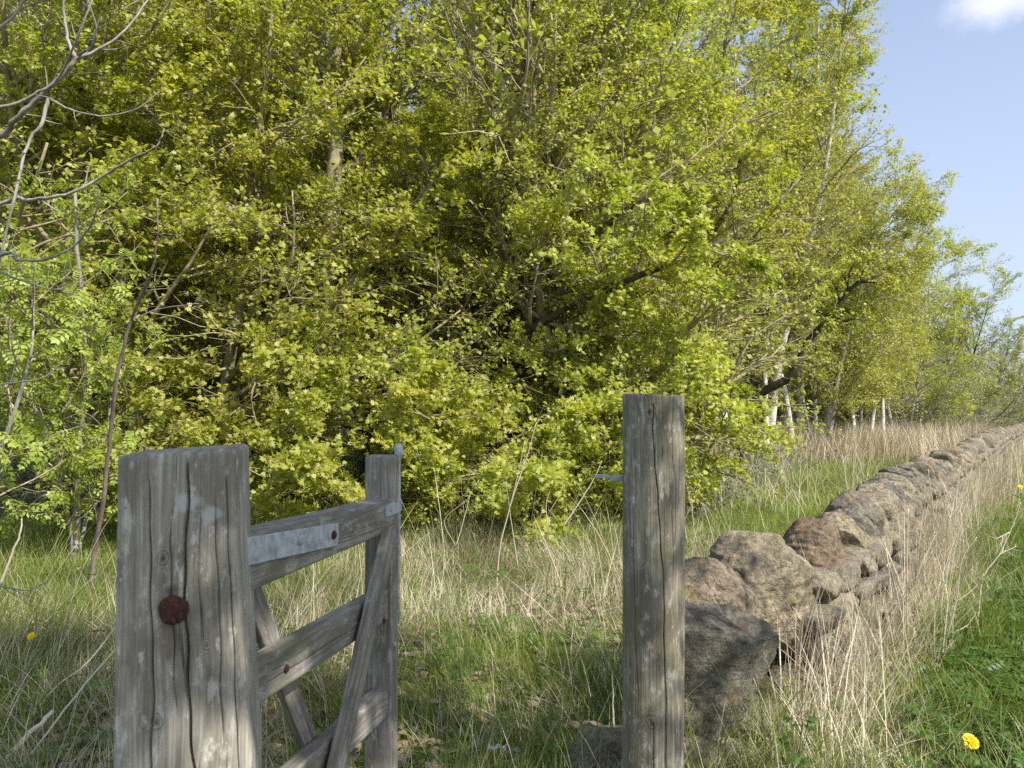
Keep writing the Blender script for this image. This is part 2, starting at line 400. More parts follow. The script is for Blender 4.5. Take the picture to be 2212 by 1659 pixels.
# ------------------------------------------------------------------ ground
WALLPTS = np.array([(.78, 3.42), (1.02, 3.72), (1.27, 4.05), (1.86, 4.85), (2.42, 5.75), (3.34, 7.4), (5.1, 10.1), (8.8, 15.8), (15.1, 25.5), (22.9, 36.5), (37, 52), (75, 90)])
def wall_x(y): return np.interp(y, WALLPTS[:, 1], WALLPTS[:, 0])
def gz(x, y):
    x = np.asarray(x, float); y = np.asarray(y, float)
    z = .10 * (fbm(x, y, 2.6, 3) - .5) + .05 * (fbm(x, y, .7, 8) - .5)
    dw = x - wall_x(y)
    z = z + .10 * np.exp(-(dw / .6) ** 2) * sst(2.4, 3.4, y)
    z = z + .35 * sst(12, 40, y) * (fbm(x, y, 16, 5) - .5) * 2 * sst(0, 30, np.hypot(x, y))
    return z
def build_ground():
    a = np.concatenate([-np.geomspace(1500, 9, 26), np.linspace(-8.7, 8.7, 190), np.geomspace(9, 1500, 26)])
    b = np.concatenate([-np.geomspace(400, 3, 10), np.linspace(-2.5, 14, 190), np.geomspace(14.2, 2200, 46)])
    X, Y = np.meshgrid(a, b); Z = gz(X, Y) * sst(250, 90, np.hypot(X, Y))
    n, m = X.shape; idx = np.arange(n * m).reshape(n, m)
    Q = np.stack([idx[:-1, :-1], idx[:-1, 1:], idx[1:, 1:], idx[1:, :-1]], -1).reshape(-1, 4)
    o = link('ground', mesh_np('ground', np.stack([X, Y, Z], -1).reshape(-1, 3), Q, M['ground'], True))
    tag(o, kind='structure')
build_ground()

# ------------------------------------------------------------------ trees: generator
def interp_path(P, t):
    """P (N,m,3 or m), t (N,k) in 0..1"""
    m = P.shape[1]; s = np.clip(t, 0, .9999) * (m - 1); i = s.astype(int); f = s - i
    n = np.arange(P.shape[0])[:, None]
    if P.ndim == 3: f = f[..., None]
    return P[n, i] * (1 - f) + P[n, i + 1] * f

def grow(start, dirs, length, n, wander, trop, rng, sag=0.0):
    N = len(start); P = np.empty((N, n + 1, 3)); P[:, 0] = start; d = norm(dirs)
    step = (length / n)[:, None]
    for i in range(n):
        P[:, i + 1] = P[:, i] + d * step
        d = norm(d + rng.normal(0, wander, (N, 3)) + np.array([0, 0, 1.0]) * (trop - sag * i / n))
    return P

def children(P, R, L, k, t0, t1, ang, ratio, rng, az_up=0.0, shape=0.5, jit=.3, rratio=.6):
    N = P.shape[0]
    t = (np.arange(k)[None] + rng.random((N, k))) / k * (t1 - t0) + t0
    pos = interp_path(P, t); eps = .05
    tan = norm(interp_path(P, np.minimum(t + eps, 1)) - interp_path(P, np.maximum(t - eps, 0)))
    rnd = rng.normal(0, 1, (N, k, 3)); rnd[..., 2] += az_up
    side = norm(rnd - (rnd * tan).sum(-1, keepdims=True) * tan)
    a = ang + rng.normal(0, jit * .35, (N, k)); a = a[..., None]
    d = np.cos(a) * tan + np.sin(a) * side
    ln = L[:, None] * ratio * (1 - shape * (t - t0) / (t1 - t0 + 1e-6)) * rng.uniform(1 - jit, 1 + jit, (N, k))
    rr = interp_path(R, t) * rratio
    return pos.reshape(-1, 3), d.reshape(-1, 3), ln.ravel(), rr.ravel()

def taper(N, m, r0, r1f): return r0[:, None] * np.linspace(1, r1f, m)[None]

def star(pts):  # leaf outline as fan about vertex 0 (the centre), pts in polar-ish xy
    return np.array(pts, float)
# maple: 5 pointed lobes; x along the leaf, y across, unit = leaf width
MAPLE = np.array([(.38, 0), (0, 0), (.02, -.30), (.20, -.50), (.33, -.26), (.62, -.42), (.60, -.14), (.98, 0), (.60, .14), (.62, .42), (.33, .26), (.20, .50), (.02, .30)])
OVATE = np.array([(.45, 0), (0, 0), (.28, -.36), (.62, -.26), (1, 0), (.62, .26), (.28, .36)])
DIAM = None
def leaves(pos, ax, nrm, size, template, cup=.12, rng=None):
    """fan-triangulated leaves"""
    N = len(pos); ax = norm(ax); nrm = norm(nrm - (nrm * ax).sum(-1, keepdims=True) * ax); by = np.cross(nrm, ax)
    x, y = template[:, 0], template[:, 1]
    z = -cup * (np.abs(y) * 1.2 + np.maximum(x - .4, 0) ** 2 * 1.5); z[0] = 0
    V = pos[:, None] + size[:, None, None] * (x[None, :, None] * ax[:, None] + y[None, :, None] * by[:, None] + z[None, :, None] * nrm[:, None])
    k = len(template) - 1
    i = np.arange(1, k + 1); j = np.roll(i, -1)
    F0 = np.stack([np.zeros(k, int), i, j], -1)
    Fa = (F0[None] + (np.arange(N) * (k + 1))[:, None, None]).reshape(-1, 3)
    return V.reshape(-1, 3), Fa
def quadleaves(pos, ax, nrm, size, w=.7):
    N = len(pos); ax = norm(ax); nrm = norm(nrm - (nrm * ax).sum(-1, keepdims=True) * ax); by = np.cross(nrm, ax)
    T = np.array([(0, 0), (.45, -w / 2), (1, 0), (.45, w / 2)])
    V = pos[:, None] + size[:, None, None] * (T[None, :, 0, None] * ax[:, None] + T[None, :, 1, None] * by[:, None])
    return V.reshape(-1, 3), (np.arange(4)[None] + (np.arange(N) * 4)[:, None])

def scatter_leaves(P, L, per, rng, size, up=.7, outw=.3, t0=.15, spread=.05, hang=0., tipbias=1.0, centre=None):
    """leaf positions along twigs P"""
    N = P.shape[0]; t = t0 + (1 - t0) * rng.random((N, per)) ** (1 / tipbias)
    pos = interp_path(P, t).reshape(-1, 3); tan = norm(P[:, -1] - P[:, 0]); tan = np.repeat(tan, per, 0)
    rnd = norm(rng.normal(0, 1, pos.shape))
    pos = pos + rnd * spread * rng.random((len(pos), 1))
    ax = norm(tan * .5 + rnd * .9 - np.array([0, 0, hang]))
    c = P.reshape(-1, 3).mean(0) if centre is None else centre
    out = pos - c; out[:, 2] *= .3; out = norm(out)
    n = norm(np.array([0, 0, up]) + out * outw + rng.normal(0, .34, pos.shape))
    sz = size * rng.uniform(.55, 1.15, len(pos))
    return pos, ax, n, sz

class Tree:
    """a prototype: trunk mesh, branch mesh, crown mesh"""
    def __init__(s, trunk, branches, crown): s.m = (trunk, branches, crown)
def place_tree(proto, name, loc, rz, scale, label, cat='tree', group=None, sz=None, parts=('trunk', 'branches', 'crown')):
    r = empty(name, loc, rz, scale)
    if sz: r.scale = sz
    for pn, me in zip(parts, proto.m):
        if me is not None: link(pn, me, r)
    tag(r, label, cat, group); return r

def make_tree(seed, height, trunk_r, stems=1, lean=.08, first=.08, k1=14, l1=.42, ang1=1.0, trop1=.06, k2=9, r2=.5, k3=7, r3=.45, per=8,
              leaf=.075, tmpl='maple', bark='maple_bark', twig='twig', lmat='maple_leaf', hang=0., up=.7, outw=.35, sag=0., mainpaths=None,
              mainrad=None, wander=.10, spread=.06, keep=1.0, top_fade=0.0, k1t1=.98, twigsides=3, shape1=.55, flat=.4, tipbias=1.0, lowz=None, cup=.14):
    rng = np.random.default_rng(seed)
    tr = Acc(); br = Acc(); cr = Acc()
    mains = []
    if mainpaths is None:
        for s in range(stems):
            a = rng.random() * 6.28; st = np.array([[.12 * math.cos(a) * (stems > 1), .12 * math.sin(a) * (stems > 1), -.15]])
            ln = lean * (1 + 1.4 * (stems > 1)); d = np.array([[math.cos(a) * ln, math.sin(a) * ln, 1.]])
            h = height * (1 if s == 0 else rng.uniform(.7, .95))
            P = grow(st, d, np.array([h]), 14, wander * .45, .04, rng)
            R = taper(1, 15, np.array([trunk_r * (1 if s == 0 else rng.uniform(.6, .85))]), .12); R[:, 0] *= 1.45; R[:, 1] *= 1.1
            mains.append((P, R, np.array([h])))
            tr.add(*tubes(P, R, 9))
    else:
        for pth, (ra, rb) in zip(mainpaths, mainrad):
            P = spline(pth, 15)[None]; P = P + rng.normal(0, .012, P.shape)
            R = np.linspace(ra, rb, 15)[None]
            h = np.linalg.norm(np.diff(P[0], axis=0), axis=1).sum()
            mains.append((P, R, np.array([h]))); tr.add(*tubes(P, R, 9))
    allP = []; allL = []
    for P, R, h in mains:
        kk = max(3, int(k1 * (h[0] / height)))
        s, d, l, r = children(P, R, np.minimum(h, height) * 0 + height, kk, first, k1t1, ang1, l1, rng, shape=shape1, rratio=.55, jit=.35)
        r = np.clip(r, .012, .07 if trunk_r > .1 else .03)
        P1 = grow(s, d, l, 8, wander, trop1, rng, sag); R1 = taper(len(s), 9, r, .25)
        br.add(*tubes(P1, R1, 5))
        s, d, l2, r = children(P1, R1, l, k2, .18, 1., .75, r2, rng, shape=.5, rratio=.6); d[:, 2] *= flat
        P2 = grow(s, d, l2, 5, wander * 1.2, trop1 * .7, rng, sag * 1.3); r = np.clip(r, .005, .02); R2 = taper(len(s), 6, r, .35)
        br.add(*tubes(P2, R2, 4, False))
        s, d, l3, r = children(P2, R2, l2, k3, .15, 1., .75, r3, rng, shape=.35, rratio=.6); d[:, 2] *= flat
        if keep < 1: q = rng.random(len(s)) < keep; s, d, l3, r = s[q], d[q], l3[q], r[q]
        P3 = grow(s, d, l3, 3, wander * 1.5, trop1, rng, sag * 2.2 + hang * .5); r = np.clip(r, .0022, .006); R3 = taper(len(s), 4, r, .4)
        br.add(*tubes(P3, R3, twigsides, False))
        allP.append(P3); allL.append(l3)
        allP.append(P2[:, 2:]); allL.append(l2)
    cen = np.concatenate([p.reshape(-1, 3) for p in allP]).mean(0)
    if per > 0:
        for P3, l3 in zip(allP, allL):
            pos, ax, n, sz = scatter_leaves(P3, l3, per, rng, leaf, up, outw, .1, spread, hang, tipbias, cen)
            if lowz is not None: q = pos[:, 2] > lowz; pos, ax, n, sz = pos[q], ax[q], n[q], sz[q]
            if tmpl == 'maple': cr.add(*leaves(pos, ax, n, sz, MAPLE, cup))
            elif tmpl == 'ovate': cr.add(*leaves(pos, ax, n, sz, OVATE, cup))
            else: cr.add(*quadleaves(pos, ax, n, sz, .75))
    return Tree(tr.mesh('trunk', M[bark], True), br.mesh('branches', M[twig], True), cr.mesh('crown', M[lmat]) if per > 0 else None)

def W(pts, d=None):
    """photo pixels with a depth each -> world path"""
    return np.array([at(*p) for p in pts])

TREES = dict()
# ---- two hero maples whose big limbs follow the photograph
hero = make_tree(11, 6.0, .15, mainpaths=[
    W([(985, 1120, 10.6), (992, 960, 10.6), (1000, 810, 10.5)]),
    W([(1000, 815, 10.5), (1065, 690, 10.3), (1110, 625, 10.1), (1180, 568, 9.7), (1290, 500, 9.2), (1420, 400, 8.9)]),
    W([(1000, 800, 10.5), (1060, 765, 10.2), (1140, 718, 9.9), (1250, 650, 9.5), (1400, 590, 9.0), (1560, 520, 8.8)]),
    W([(998, 830, 10.5), (1030, 700, 11.1), (1025, 560, 11.6), (1060, 350, 12.0), (1085, 100, 12.2), (1100, -150, 12.4)]),
    W([(995, 900, 10.5), (1140, 872, 10.0), (1290, 880, 9.3), (1430, 850, 8.8), (1530, 830, 8.7)]),
    W([(998, 850, 10.5), (900, 740, 10.9), (850, 560, 11.2), (840, 330, 11.4), (860, 60, 11.6)]),
    W([(1000, 860, 10.5), (1180, 800, 11.2), (1400, 660, 11.6), (1560, 470, 11.8), (1620, 260, 12.0)]),
    W([(1060, 640, 10.3), (1190, 420, 11.0), (1330, 200, 11.2), (1450, -40, 11.4)]),
    W([(985, 950, 10.5), (900, 940, 9.6), (820, 900, 8.8), (760, 900, 8.3)]),
    W([(990, 930, 10.5), (1050, 960, 9.6), (1120, 960, 8.7), (1180, 990, 8.0)]),
    ], mainrad=[(.16, .12), (.075, .03), (.07, .025), (.09, .03), (.04, .014), (.07, .02), (.07, .025), (.05, .02), (.035, .012), (.035, .012)],
    first=.15, k1=20, l1=.24, ang1=.9, trop1=.03, k2=9, r2=.55, k3=6, r3=.5, per=7, leaf=.066, bark='dark_bark', twig='twig', tipbias=1.3)
place_tree(hero, 'maple_tree', (0, 0, 0), 0, 1, 'spreading maple with dark limbs sweeping right, right of the grey trunks at centre', group='maples along the edge of the wood')
hero2 = make_tree(12, 6.0, .13, mainpaths=[
    W([(690, 1110, 9.8), (695, 900, 9.8), (700, 700, 9.9), (712, 520, 10.0)]),
    W([(712, 530, 10.0), (722, 300, 10.1), (715, 200, 10.2), (740, 0, 10.3), (745, -200, 10.5)]),
    W([(705, 650, 9.8), (640, 545, 9.5), (560, 440, 9.2), (500, 290, 9.0), (470, 150, 8.9), (445, -40, 8.8)]),
    W([(700, 720, 9.8), (610, 600, 9.4), (500, 500, 9.1), (380, 440, 8.8), (230, 350, 8.6), (120, 280, 8.5)]),
    W([(705, 640, 9.8), (620, 520, 9.3), (480, 430, 8.9), (370, 330, 8.7), (280, 230, 8.5)]),
    W([(720, 330, 10.1), (690, 200, 9.8), (560, 90, 9.4), (490, 20, 9.2)]),
    W([(700, 690, 9.8), (800, 560, 9.6), (910, 440, 9.3), (960, 300, 9.1)]),
    W([(692, 900, 9.8), (600, 830, 9.0), (520, 800, 8.4), (430, 790, 7.9)]),
    W([(690, 960, 9.8), (620, 960, 8.8), (580, 985, 8.0), (570, 1000, 7.4)]),
    W([(695, 860, 9.8), (760, 850, 9.0), (860, 870, 8.2), (930, 900, 7.6)]),
    ], mainrad=[(.15, .12), (.11, .05), (.055, .022), (.05, .016), (.045, .016), (.045, .018), (.05, .015), (.035, .01), (.03, .01), (.03, .01)],
    first=.15, k1=20, l1=.23, ang1=.9, trop1=.03, k2=9, r2=.55, k3=6, r3=.5, per=7, leaf=.066, bark='maple_bark', twig='twig', tipbias=1.3)
place_tree(hero2, 'maple_tree', (0, 0, 0), 0, 1, 'maple with tall grey-brown trunk and lichened limbs rising to upper left', group='maples along the edge of the wood')

# ---- procedural maples
mp = [make_tree(21 + i, 8.5, .11, stems=st, lean=.14, first=.06, k1=28, l1=.32, ang1=1.0, trop1=.04, k2=10, r2=.56, k3=7, r3=.50, per=7, wander=.15,
                leaf=.062, twig='twig', tipbias=1.1) for i, st in enumerate((2, 2, 1))]
MAPLES = [  # u of base, distance, proto, rot, scale, label
    (130, 9.8, 0, .3, .95, 'bushy maple behind the rowan at the left edge of the wood'),
    (400, 9.4, 1, 1.2, .92, 'low spreading maple right behind the leaning bare sapling'),
    (-180, 11.5, 2, 2.2, 1.0, 'maple at the far left whose branches enter past the frame edge'),
    (560, 12.5, 0, 3.9, 1.05, 'maple with crossing stems behind the square post'),
    (860, 12.4, 2, 5.0, 1.05, 'upright maple standing behind the gate latch post'),
    (1250, 11.6, 1, 2.6, .98, 'dense maple seen just left of the round post'),
    (1310, 10.6, 0, 5.2, .80, 'bright full maple directly behind the round post'),
    (1365, 13.2, 2, 1.0, 1.0, 'outermost maple whose low leaves brush the grass right of the round post'),
    (1140, 14.5, 0, 1.9, 1.1, 'maple deeper in the wood behind the dark-limbed one'),
    (260, 13.6, 1, 4.4, 1.12, 'maple in the second row at the left of the wood'),
    (1330, 15.5, 2, 3.3, 1.15, 'tall maple rising behind the round post in the second row'),
]
for (u, d, pi, rz, s, lb) in MAPLES:
    x = (u - CX) / F * d
    place_tree(mp[pi], 'maple_tree', (x, d, float(gz(x, d))), rz, s, lb, group='maples along the edge of the wood')

# low shrubby maples that skirt the wood and hang over the grass
shr = [make_tree(41 + i, 2.6, .035, stems=4, lean=.45, first=.08, k1=14, l1=.36, ang1=.9, trop1=.02, k2=6, r2=.58, k3=5, r3=.55, per=5,
                 leaf=.066, twig='twig', wander=.14, tipbias=1.2) for i in range(2)]
SHR = [(790, 8.9, 0, .2, .62, 'low maple bush over the grass behind the gate'),
       (1010, 8.5, 1, 1.4, .72, 'low maple bush with bright leaves just right of the gate latch'),
       (1230, 8.8, 0, 2.4, .66, 'low maple bush in the shade left of the round post'),
       (620, 8.6, 1, 3.0, .62, 'low maple bush showing between square post and gate'),
       (1425, 10.4, 0, 4.0, .8, 'low maple bush trailing onto the field right of the round post'),
       (430, 8.3, 1, 5.0, .6, 'low maple bush hidden behind the square post'),
       (1390, 9.5, 1, 2.0, .85, 'low maple bush directly behind the round post')]
for (u, d, pi, rz, s, lb) in SHR:
    x = (u - CX) / F * d
    place_tree(shr[pi], 'maple_bush', (x, d, float(gz(x, d))), rz, s, lb, 'bush', group='low bushes at the foot of the wood')

# ---- birches
bp = [make_tree(61 + i, 13.5, .115, stems=1, lean=.05, first=.19, k1=42, l1=.20, ang1=.7, trop1=.03, k2=10, r2=.5, k3=8, r3=.62, per=9, leaf=.058,
                flat=.8, tmpl='quad', bark='birch_bark', twig='twig', lmat='birch_leaf', hang=.5, up=.3, outw=.6, sag=.16, wander=.10, spread=.05, shape1=.7) for i in range(2)]
bp.append(make_tree(65, 8.6, .075, stems=2, lean=.07, first=.15, k1=30, l1=.30, ang1=.85, trop1=.02, k2=10, r2=.5, k3=8, r3=.62, per=10, leaf=.066,
                flat=.8, tmpl='quad', bark='birch_bark', twig='twig', lmat='birch_leaf', hang=.6, up=.3, outw=.6, sag=.22, wander=.11, spread=.05, shape1=.5))
BIR = [(1733, 22.5, 0, .5, 1.0, 'straight white birch nearest the field edge behind the dry grass'),
       (1660, 21.0, 1, 2.0, .95, 'birch close behind the dark sweeping limb'),
       (1600, 24.5, 0, 3.3, 1.12, 'tall birch between the maples and the white birch'),
       (1790, 25.5, 1, 4.2, 1.08, 'tall birch whose crown edge meets the sky at upper right'),
       (1700, 27.5, 0, 5.0, 1.2, 'tallest birch behind the white birch trunks'),
       (1850, 24.5, 2, 1.1, 1.0, 'weeping birch with curtains of leaves left of the leaning trunk'),
       (1945, 27.5, 2, 2.2, .90, 'birch with white trunk leaning right at the end of the wood'),
       (1770, 22.0, 2, 5.5, .85, 'short drooping birch just right of the white birch'),
       (1570, 19.5, 1, 5.6, .92, 'birch half hidden behind the outer maple'),
       (1652, 20.6, 0, 4.4, .70, 'thin white birch left of the straight white birch, at the field edge'),
       (1712, 21.2, 1, 5.8, .66, 'slim pale birch touching the left side of the straight white birch'),
       (1905, 25.0, 0, 2.4, .60, 'thin white birch in front of the leaning birch'),
       (1688, 24.0, 1, 3.1, .66, 'thin young birch between the dark tree and the white birch'),
       (1760, 23.5, 0, 4.9, .60, 'slender birch stem right behind the white birch'),
       (1878, 25.5, 1, 2.7, .60, 'slender white birch stem under the weeping birch'),
       (1830, 32.0, 1, .2, .98, 'farther birch with a thin twiggy top against the sky')]
for (u, d, pi, rz, s, lb) in BIR:
    x = (u - CX) / F * d
    place_tree(bp[pi], 'birch_tree', (x, d, float(gz(x, d))), rz, s, lb, group='birches at the right end of the wood')

# tree with the long dark limb
limb = make_tree(71, 5.0, .12, mainpaths=[
    W([(1606, 1000, 17.5), (1606, 930, 17.5), (1603, 868, 17.4)]),
    W([(1603, 872, 17.4), (1660, 840, 17.0), (1712, 808, 16.7), (1742, 742, 16.5), (1805, 672, 16.2), (1845, 615, 16.0), (1905, 590, 15.8)]),
    W([(1603, 880, 17.4), (1590, 760, 17.8), (1620, 600, 18.0), (1600, 430, 18.2)]),
    W([(1690, 700, 17.0), (1730, 675, 16.8), (1800, 668, 16.4)]),
    ], mainrad=[(.15, .12), (.105, .03), (.08, .03), (.03, .015)], first=.5, k1=10, l1=.22, ang1=.8, trop1=.02, k2=7, r2=.5, k3=6, r3=.5, per=7, leaf=.07,
    flat=.8, tmpl='quad', bark='dark_bark', twig='dark_bark', lmat='birch_leaf', hang=.3, sag=.1)
place_tree(limb, 'oak_tree', (0, 0, 0), 0, 1, 'dark-barked tree with one long low limb reaching right before the birches', group=None)

# ---- rounder tree farther along the wall, bushes and far wood
fp = make_tree(81, 11.0, .16, stems=2, lean=.16, first=.12, k1=26, l1=.42, ang1=.85, trop1=.05, k2=9, r2=.48, k3=7, r3=.5, per=11, leaf=.085,
               flat=.7, tmpl='quad', bark='dark_bark', twig='dark_bark', lmat='far_leaf', up=.5, shape1=.5)
FAR = [(2040, 43, .3, .74, 'rounded light green tree beyond the last birch, beside the wall'),
       (1995, 48, 2.0, .80, 'pale green tree half behind the last birch'),
       (2135, 47, 4.0, .54, 'small green tree at the right where the wood steps down'),
       (2200, 56, 1.0, .46, 'green tree at the right frame edge above the wall end'),
       (2290, 70, 3.0, .5, 'green tree just past the right frame edge')]
for (u, d, rz, s, lb) in FAR:
    x = (u - CX) / F * d
    place_tree(fp, 'field_tree', (x, d, float(gz(x, d))), rz, s, lb, group='green trees beyond the birches')
bb = [make_tree(91 + i, 3.6, .05, stems=4, lean=.4, first=.06, k1=16, l1=.42, ang1=.8, trop1=.02, k2=8, r2=.5, k3=7, r3=.55, per=pr, leaf=.06,
                flat=.8, tmpl='quad', bark='grey_bark', twig='bare_twig', lmat='far_leaf', wander=.2, sag=.08) for i, pr in enumerate((1, 3))]
BUSH = [(2020, 29, 0, .2, 1.05, 'tangled leafless thorn bush right of the leaning birch'),
        (2075, 32, 1, 1.4, 1.05, 'thorn bush with pale twisted stems behind the wall'),
        (2125, 34, 0, 2.6, .95, 'bare grey bush just above the far wall coping'),
        (2170, 40, 1, 4.0, 1.0, 'bush with sparse leaves near the right edge behind the wall'),
        (2225, 44, 1, 5.5, 1.0, 'bush at the right frame edge behind the wall'),
        (1965, 34, 1, 3.3, 1.1, 'dark bush in the gap behind the leaning birch'),
        (1890, 33, 0, 4.4, 1.1, 'leafless bush under the weeping birch'),
        (1640, 28, 0, 5.1, 1.25, 'brown leafless bush behind the dark tree trunk'),
        (1700, 29, 1, 2.2, 1.25, 'twiggy bush behind the white birch trunk'),
        (1760, 30, 0, 3.7, 1.3, 'tall leafless bush between the birch stems'),
        (1850, 30, 0, 1.8, 1.3, 'grey leafless bush left of the leaning birch'),
        (1930, 31, 0, 2.9, 1.25, 'brown leafless bush right behind the leaning birch'),
        (2050, 36, 0, 5.8, 1.3, 'tall tangled thorn bush beyond the near thorn bushes'),
        (2110, 40, 0, 3.1, 1.4, 'tall grey thorn bush under the pale green trees'),
        (1810, 31, 1, .9, 1.1, 'sparse bush in the shade behind the birch trunks')]
for (u, d, pi, rz, s, lb) in BUSH:
    x = (u - CX) / F * d
    place_tree(bb[pi], 'thorn_bush', (x, d, float(gz(x, d))), rz, s, lb, 'bush', group='thorn bushes behind the wall')

# ---- woodland behind: slim grey trunks with twigs
wp = [make_tree(101 + i, 11, .10 + .03 * i, stems=1, lean=.07, first=.10, k1=30, l1=.22, ang1=.75, trop1=.05, k2=8, r2=.52, k3=6, r3=.55, per=pr, leaf=.09,
                flat=.8, tmpl='quad', bark=bk, twig=tw, lmat='maple_leaf', wander=.12) for i, (pr, bk, tw) in enumerate(((1, 'grey_bark', 'bare_twig'), (3, 'grey_bark', 'twig'), (3, 'dark_bark', 'twig')))]
rw = np.random.default_rng(5); cnt = 0
def in_wood(x, d): return x < -1.2 + d * .36 and x > -.66 * d - 2.5
spots = []
for _ in range(4000):
    d = 10.6 + 31 * rw.random() ** 1.5; x = rw.uniform(-.68 * d, .36 * d)
    if x > 1.4 + (d - 11) * .40: continue
    if all((x - a) ** 2 + (d - b) ** 2 > (.75 + .05 * d) ** 2 for a, b in spots): spots.append((x, d))
    if len(spots) >= 130: break
for i, (x, d) in enumerate(spots):
    pi = int(rw.integers(3))
    place_tree(wp[pi], 'woodland_tree', (x, d, float(gz(x, d)) - .1), rw.random() * 6.28, rw.uniform(.8, 1.3),
               'slim tree with a straight grey trunk inside the wood behind the maples', group='slim trees inside the wood')

# far wood: one mass behind everything
def far_wood():
    rng = np.random.default_rng(9); a = Acc(); b = Acc()
    n = 520
    d = rng.uniform(46, 75, n); x = rng.uniform(-.75, .36, n) * d
    e = 60; d = np.concatenate([d, rng.uniform(95, 140, e)]); x = np.concatenate([x, rng.uniform(.45, .85, e) * d[-e:]])
    h = np.where(d > 90, rng.uniform(5, 8.5, n + e), rng.uniform(6, 10.5, n + e))
    P = grow(np.stack([x, d, np.full(n + e, -.2)], -1), np.tile([0, 0, 1.], (n + e, 1)), h, 6, .05, .03, rng)
    a.add(*tubes(P, taper(n + e, 7, np.full(n + e, .13), .2), 4, False))
    s, dd, l, r = children(P, taper(n + e, 7, np.full(n + e, .13), .2), h, 14, .08, 1, .9, .26, rng)
    P1 = grow(s, dd, l, 3, .14, .05, rng); a.add(*tubes(P1, taper(len(s), 4, np.full(len(s), .03), .4), 3, False))
    s, dd, l, r = children(P1, taper(len(s), 4, np.full(len(s), .03), .4), l, 4, .1, 1, .8, .5, rng)
    P2 = grow(s, dd, l, 2, .14, .05, rng); a.add(*tubes(P2, taper(len(s), 3, np.full(len(s), .016), .5), 3, False))
    pos, ax, nn, sz = scatter_leaves(P2, l, 2, rng, .22, .6, .2, .1, .35)
    q = (rng.random(len(pos)) < .5) | (pos[:, 1] > 90)
    b.add(*quadleaves(pos[q], ax[q], nn[q], sz[q] * np.where(pos[q, 1] > 90, 1.8, 1)))
    o = a.obj('distant_wood', M['grey_bark']); tag(o, 'mass of grey trunks and twigs at the back of the wood', 'wood', kind='stuff')
    c = b.obj('foliage', M['far_leaf'], o)
far_wood()
# undergrowth: brambles and brash on the dark woodland floor
def undergrowth():
    rng = np.random.default_rng(19); a = Acc(); b = Acc()
    n = 9000; d = rng.uniform(9.6, 34, n); x = rng.uniform(-.66, .36, n) * d
    q = x < 3.4 + (d - 11) * .42; d, x = d[q], x[q]; n = len(d)
    L = rng.uniform(.3, 1.1, n); dr = rng.normal(0, 1, (n, 3)); dr[:, 2] = np.abs(dr[:, 2]) + .4
    P = grow(np.stack([x, d, gz(x, d) - .02], -1), dr, L, 5, .2, -.02, rng, .25)
    a.add(*tubes(P, taper(n, 6, rng.uniform(.003, .008, n), .4), 3, False))
    o = a.obj('undergrowth', M['bare_twig']); tag(o, 'tangle of thin dead stems and brambles on the floor of the wood', 'undergrowth', kind='stuff')
    pos, ax, nn, sz = scatter_leaves(P[: n // 2], L, 3, rng, .06, .8, .1, .1, .08)
    b.add(*quadleaves(pos, ax, nn, sz, .8)); b.obj('foliage', M['weed_leaf'], o)
undergrowth()

# ---- rowan at the left with feathery leaves
def pinnate(pos, ax, nrm, size, pairs=6):
    """a whole feather leaf: leaflet pairs along a rachis"""
    A = []; N = len(pos); ax = norm(ax); nrm = norm(nrm - (nrm * ax).sum(-1, keepdims=True) * ax); by = np.cross(nrm, ax)
    V = []; Fq = []; base = 0
    T = [(t, s) for t in np.linspace(.25, .9, pairs) for s in (-1, 1)] + [(.92, 0)]
    tm = []
    for t, s in T:
        if s == 0: d = np.array([1., 0]); ln = .26
        else: d = np.array([.45, .89 * s]); ln = .34 * (1 - .5 * abs(t - .5))
        w = np.array([-d[1], d[0]]) * .085; b0 = np.array([t, 0])
        tm += [b0, b0 + d * ln * .5 - w, b0 + d * ln, b0 + d * ln * .5 + w]
    tm += [np.array([0, -.008]), np.array([1, -.004]), np.array([1, .004]), np.array([0, .008])]
    tm = np.array(tm); z = -.25 * tm[:, 0] ** 2 - .25 * np.abs(tm[:, 1])
    V = pos[:, None] + size[:, None, None] * (tm[None, :, 0, None] * ax[:, None] + tm[None, :, 1, None] * by[:, None] + z[None, :, None] * nrm[:, None])
    k = len(tm); F0 = np.arange(k).reshape(-1, 4)
    return V.reshape(-1, 3), (F0[None] + (np.arange(N) * k)[:, None, None]).reshape(-1, 4)
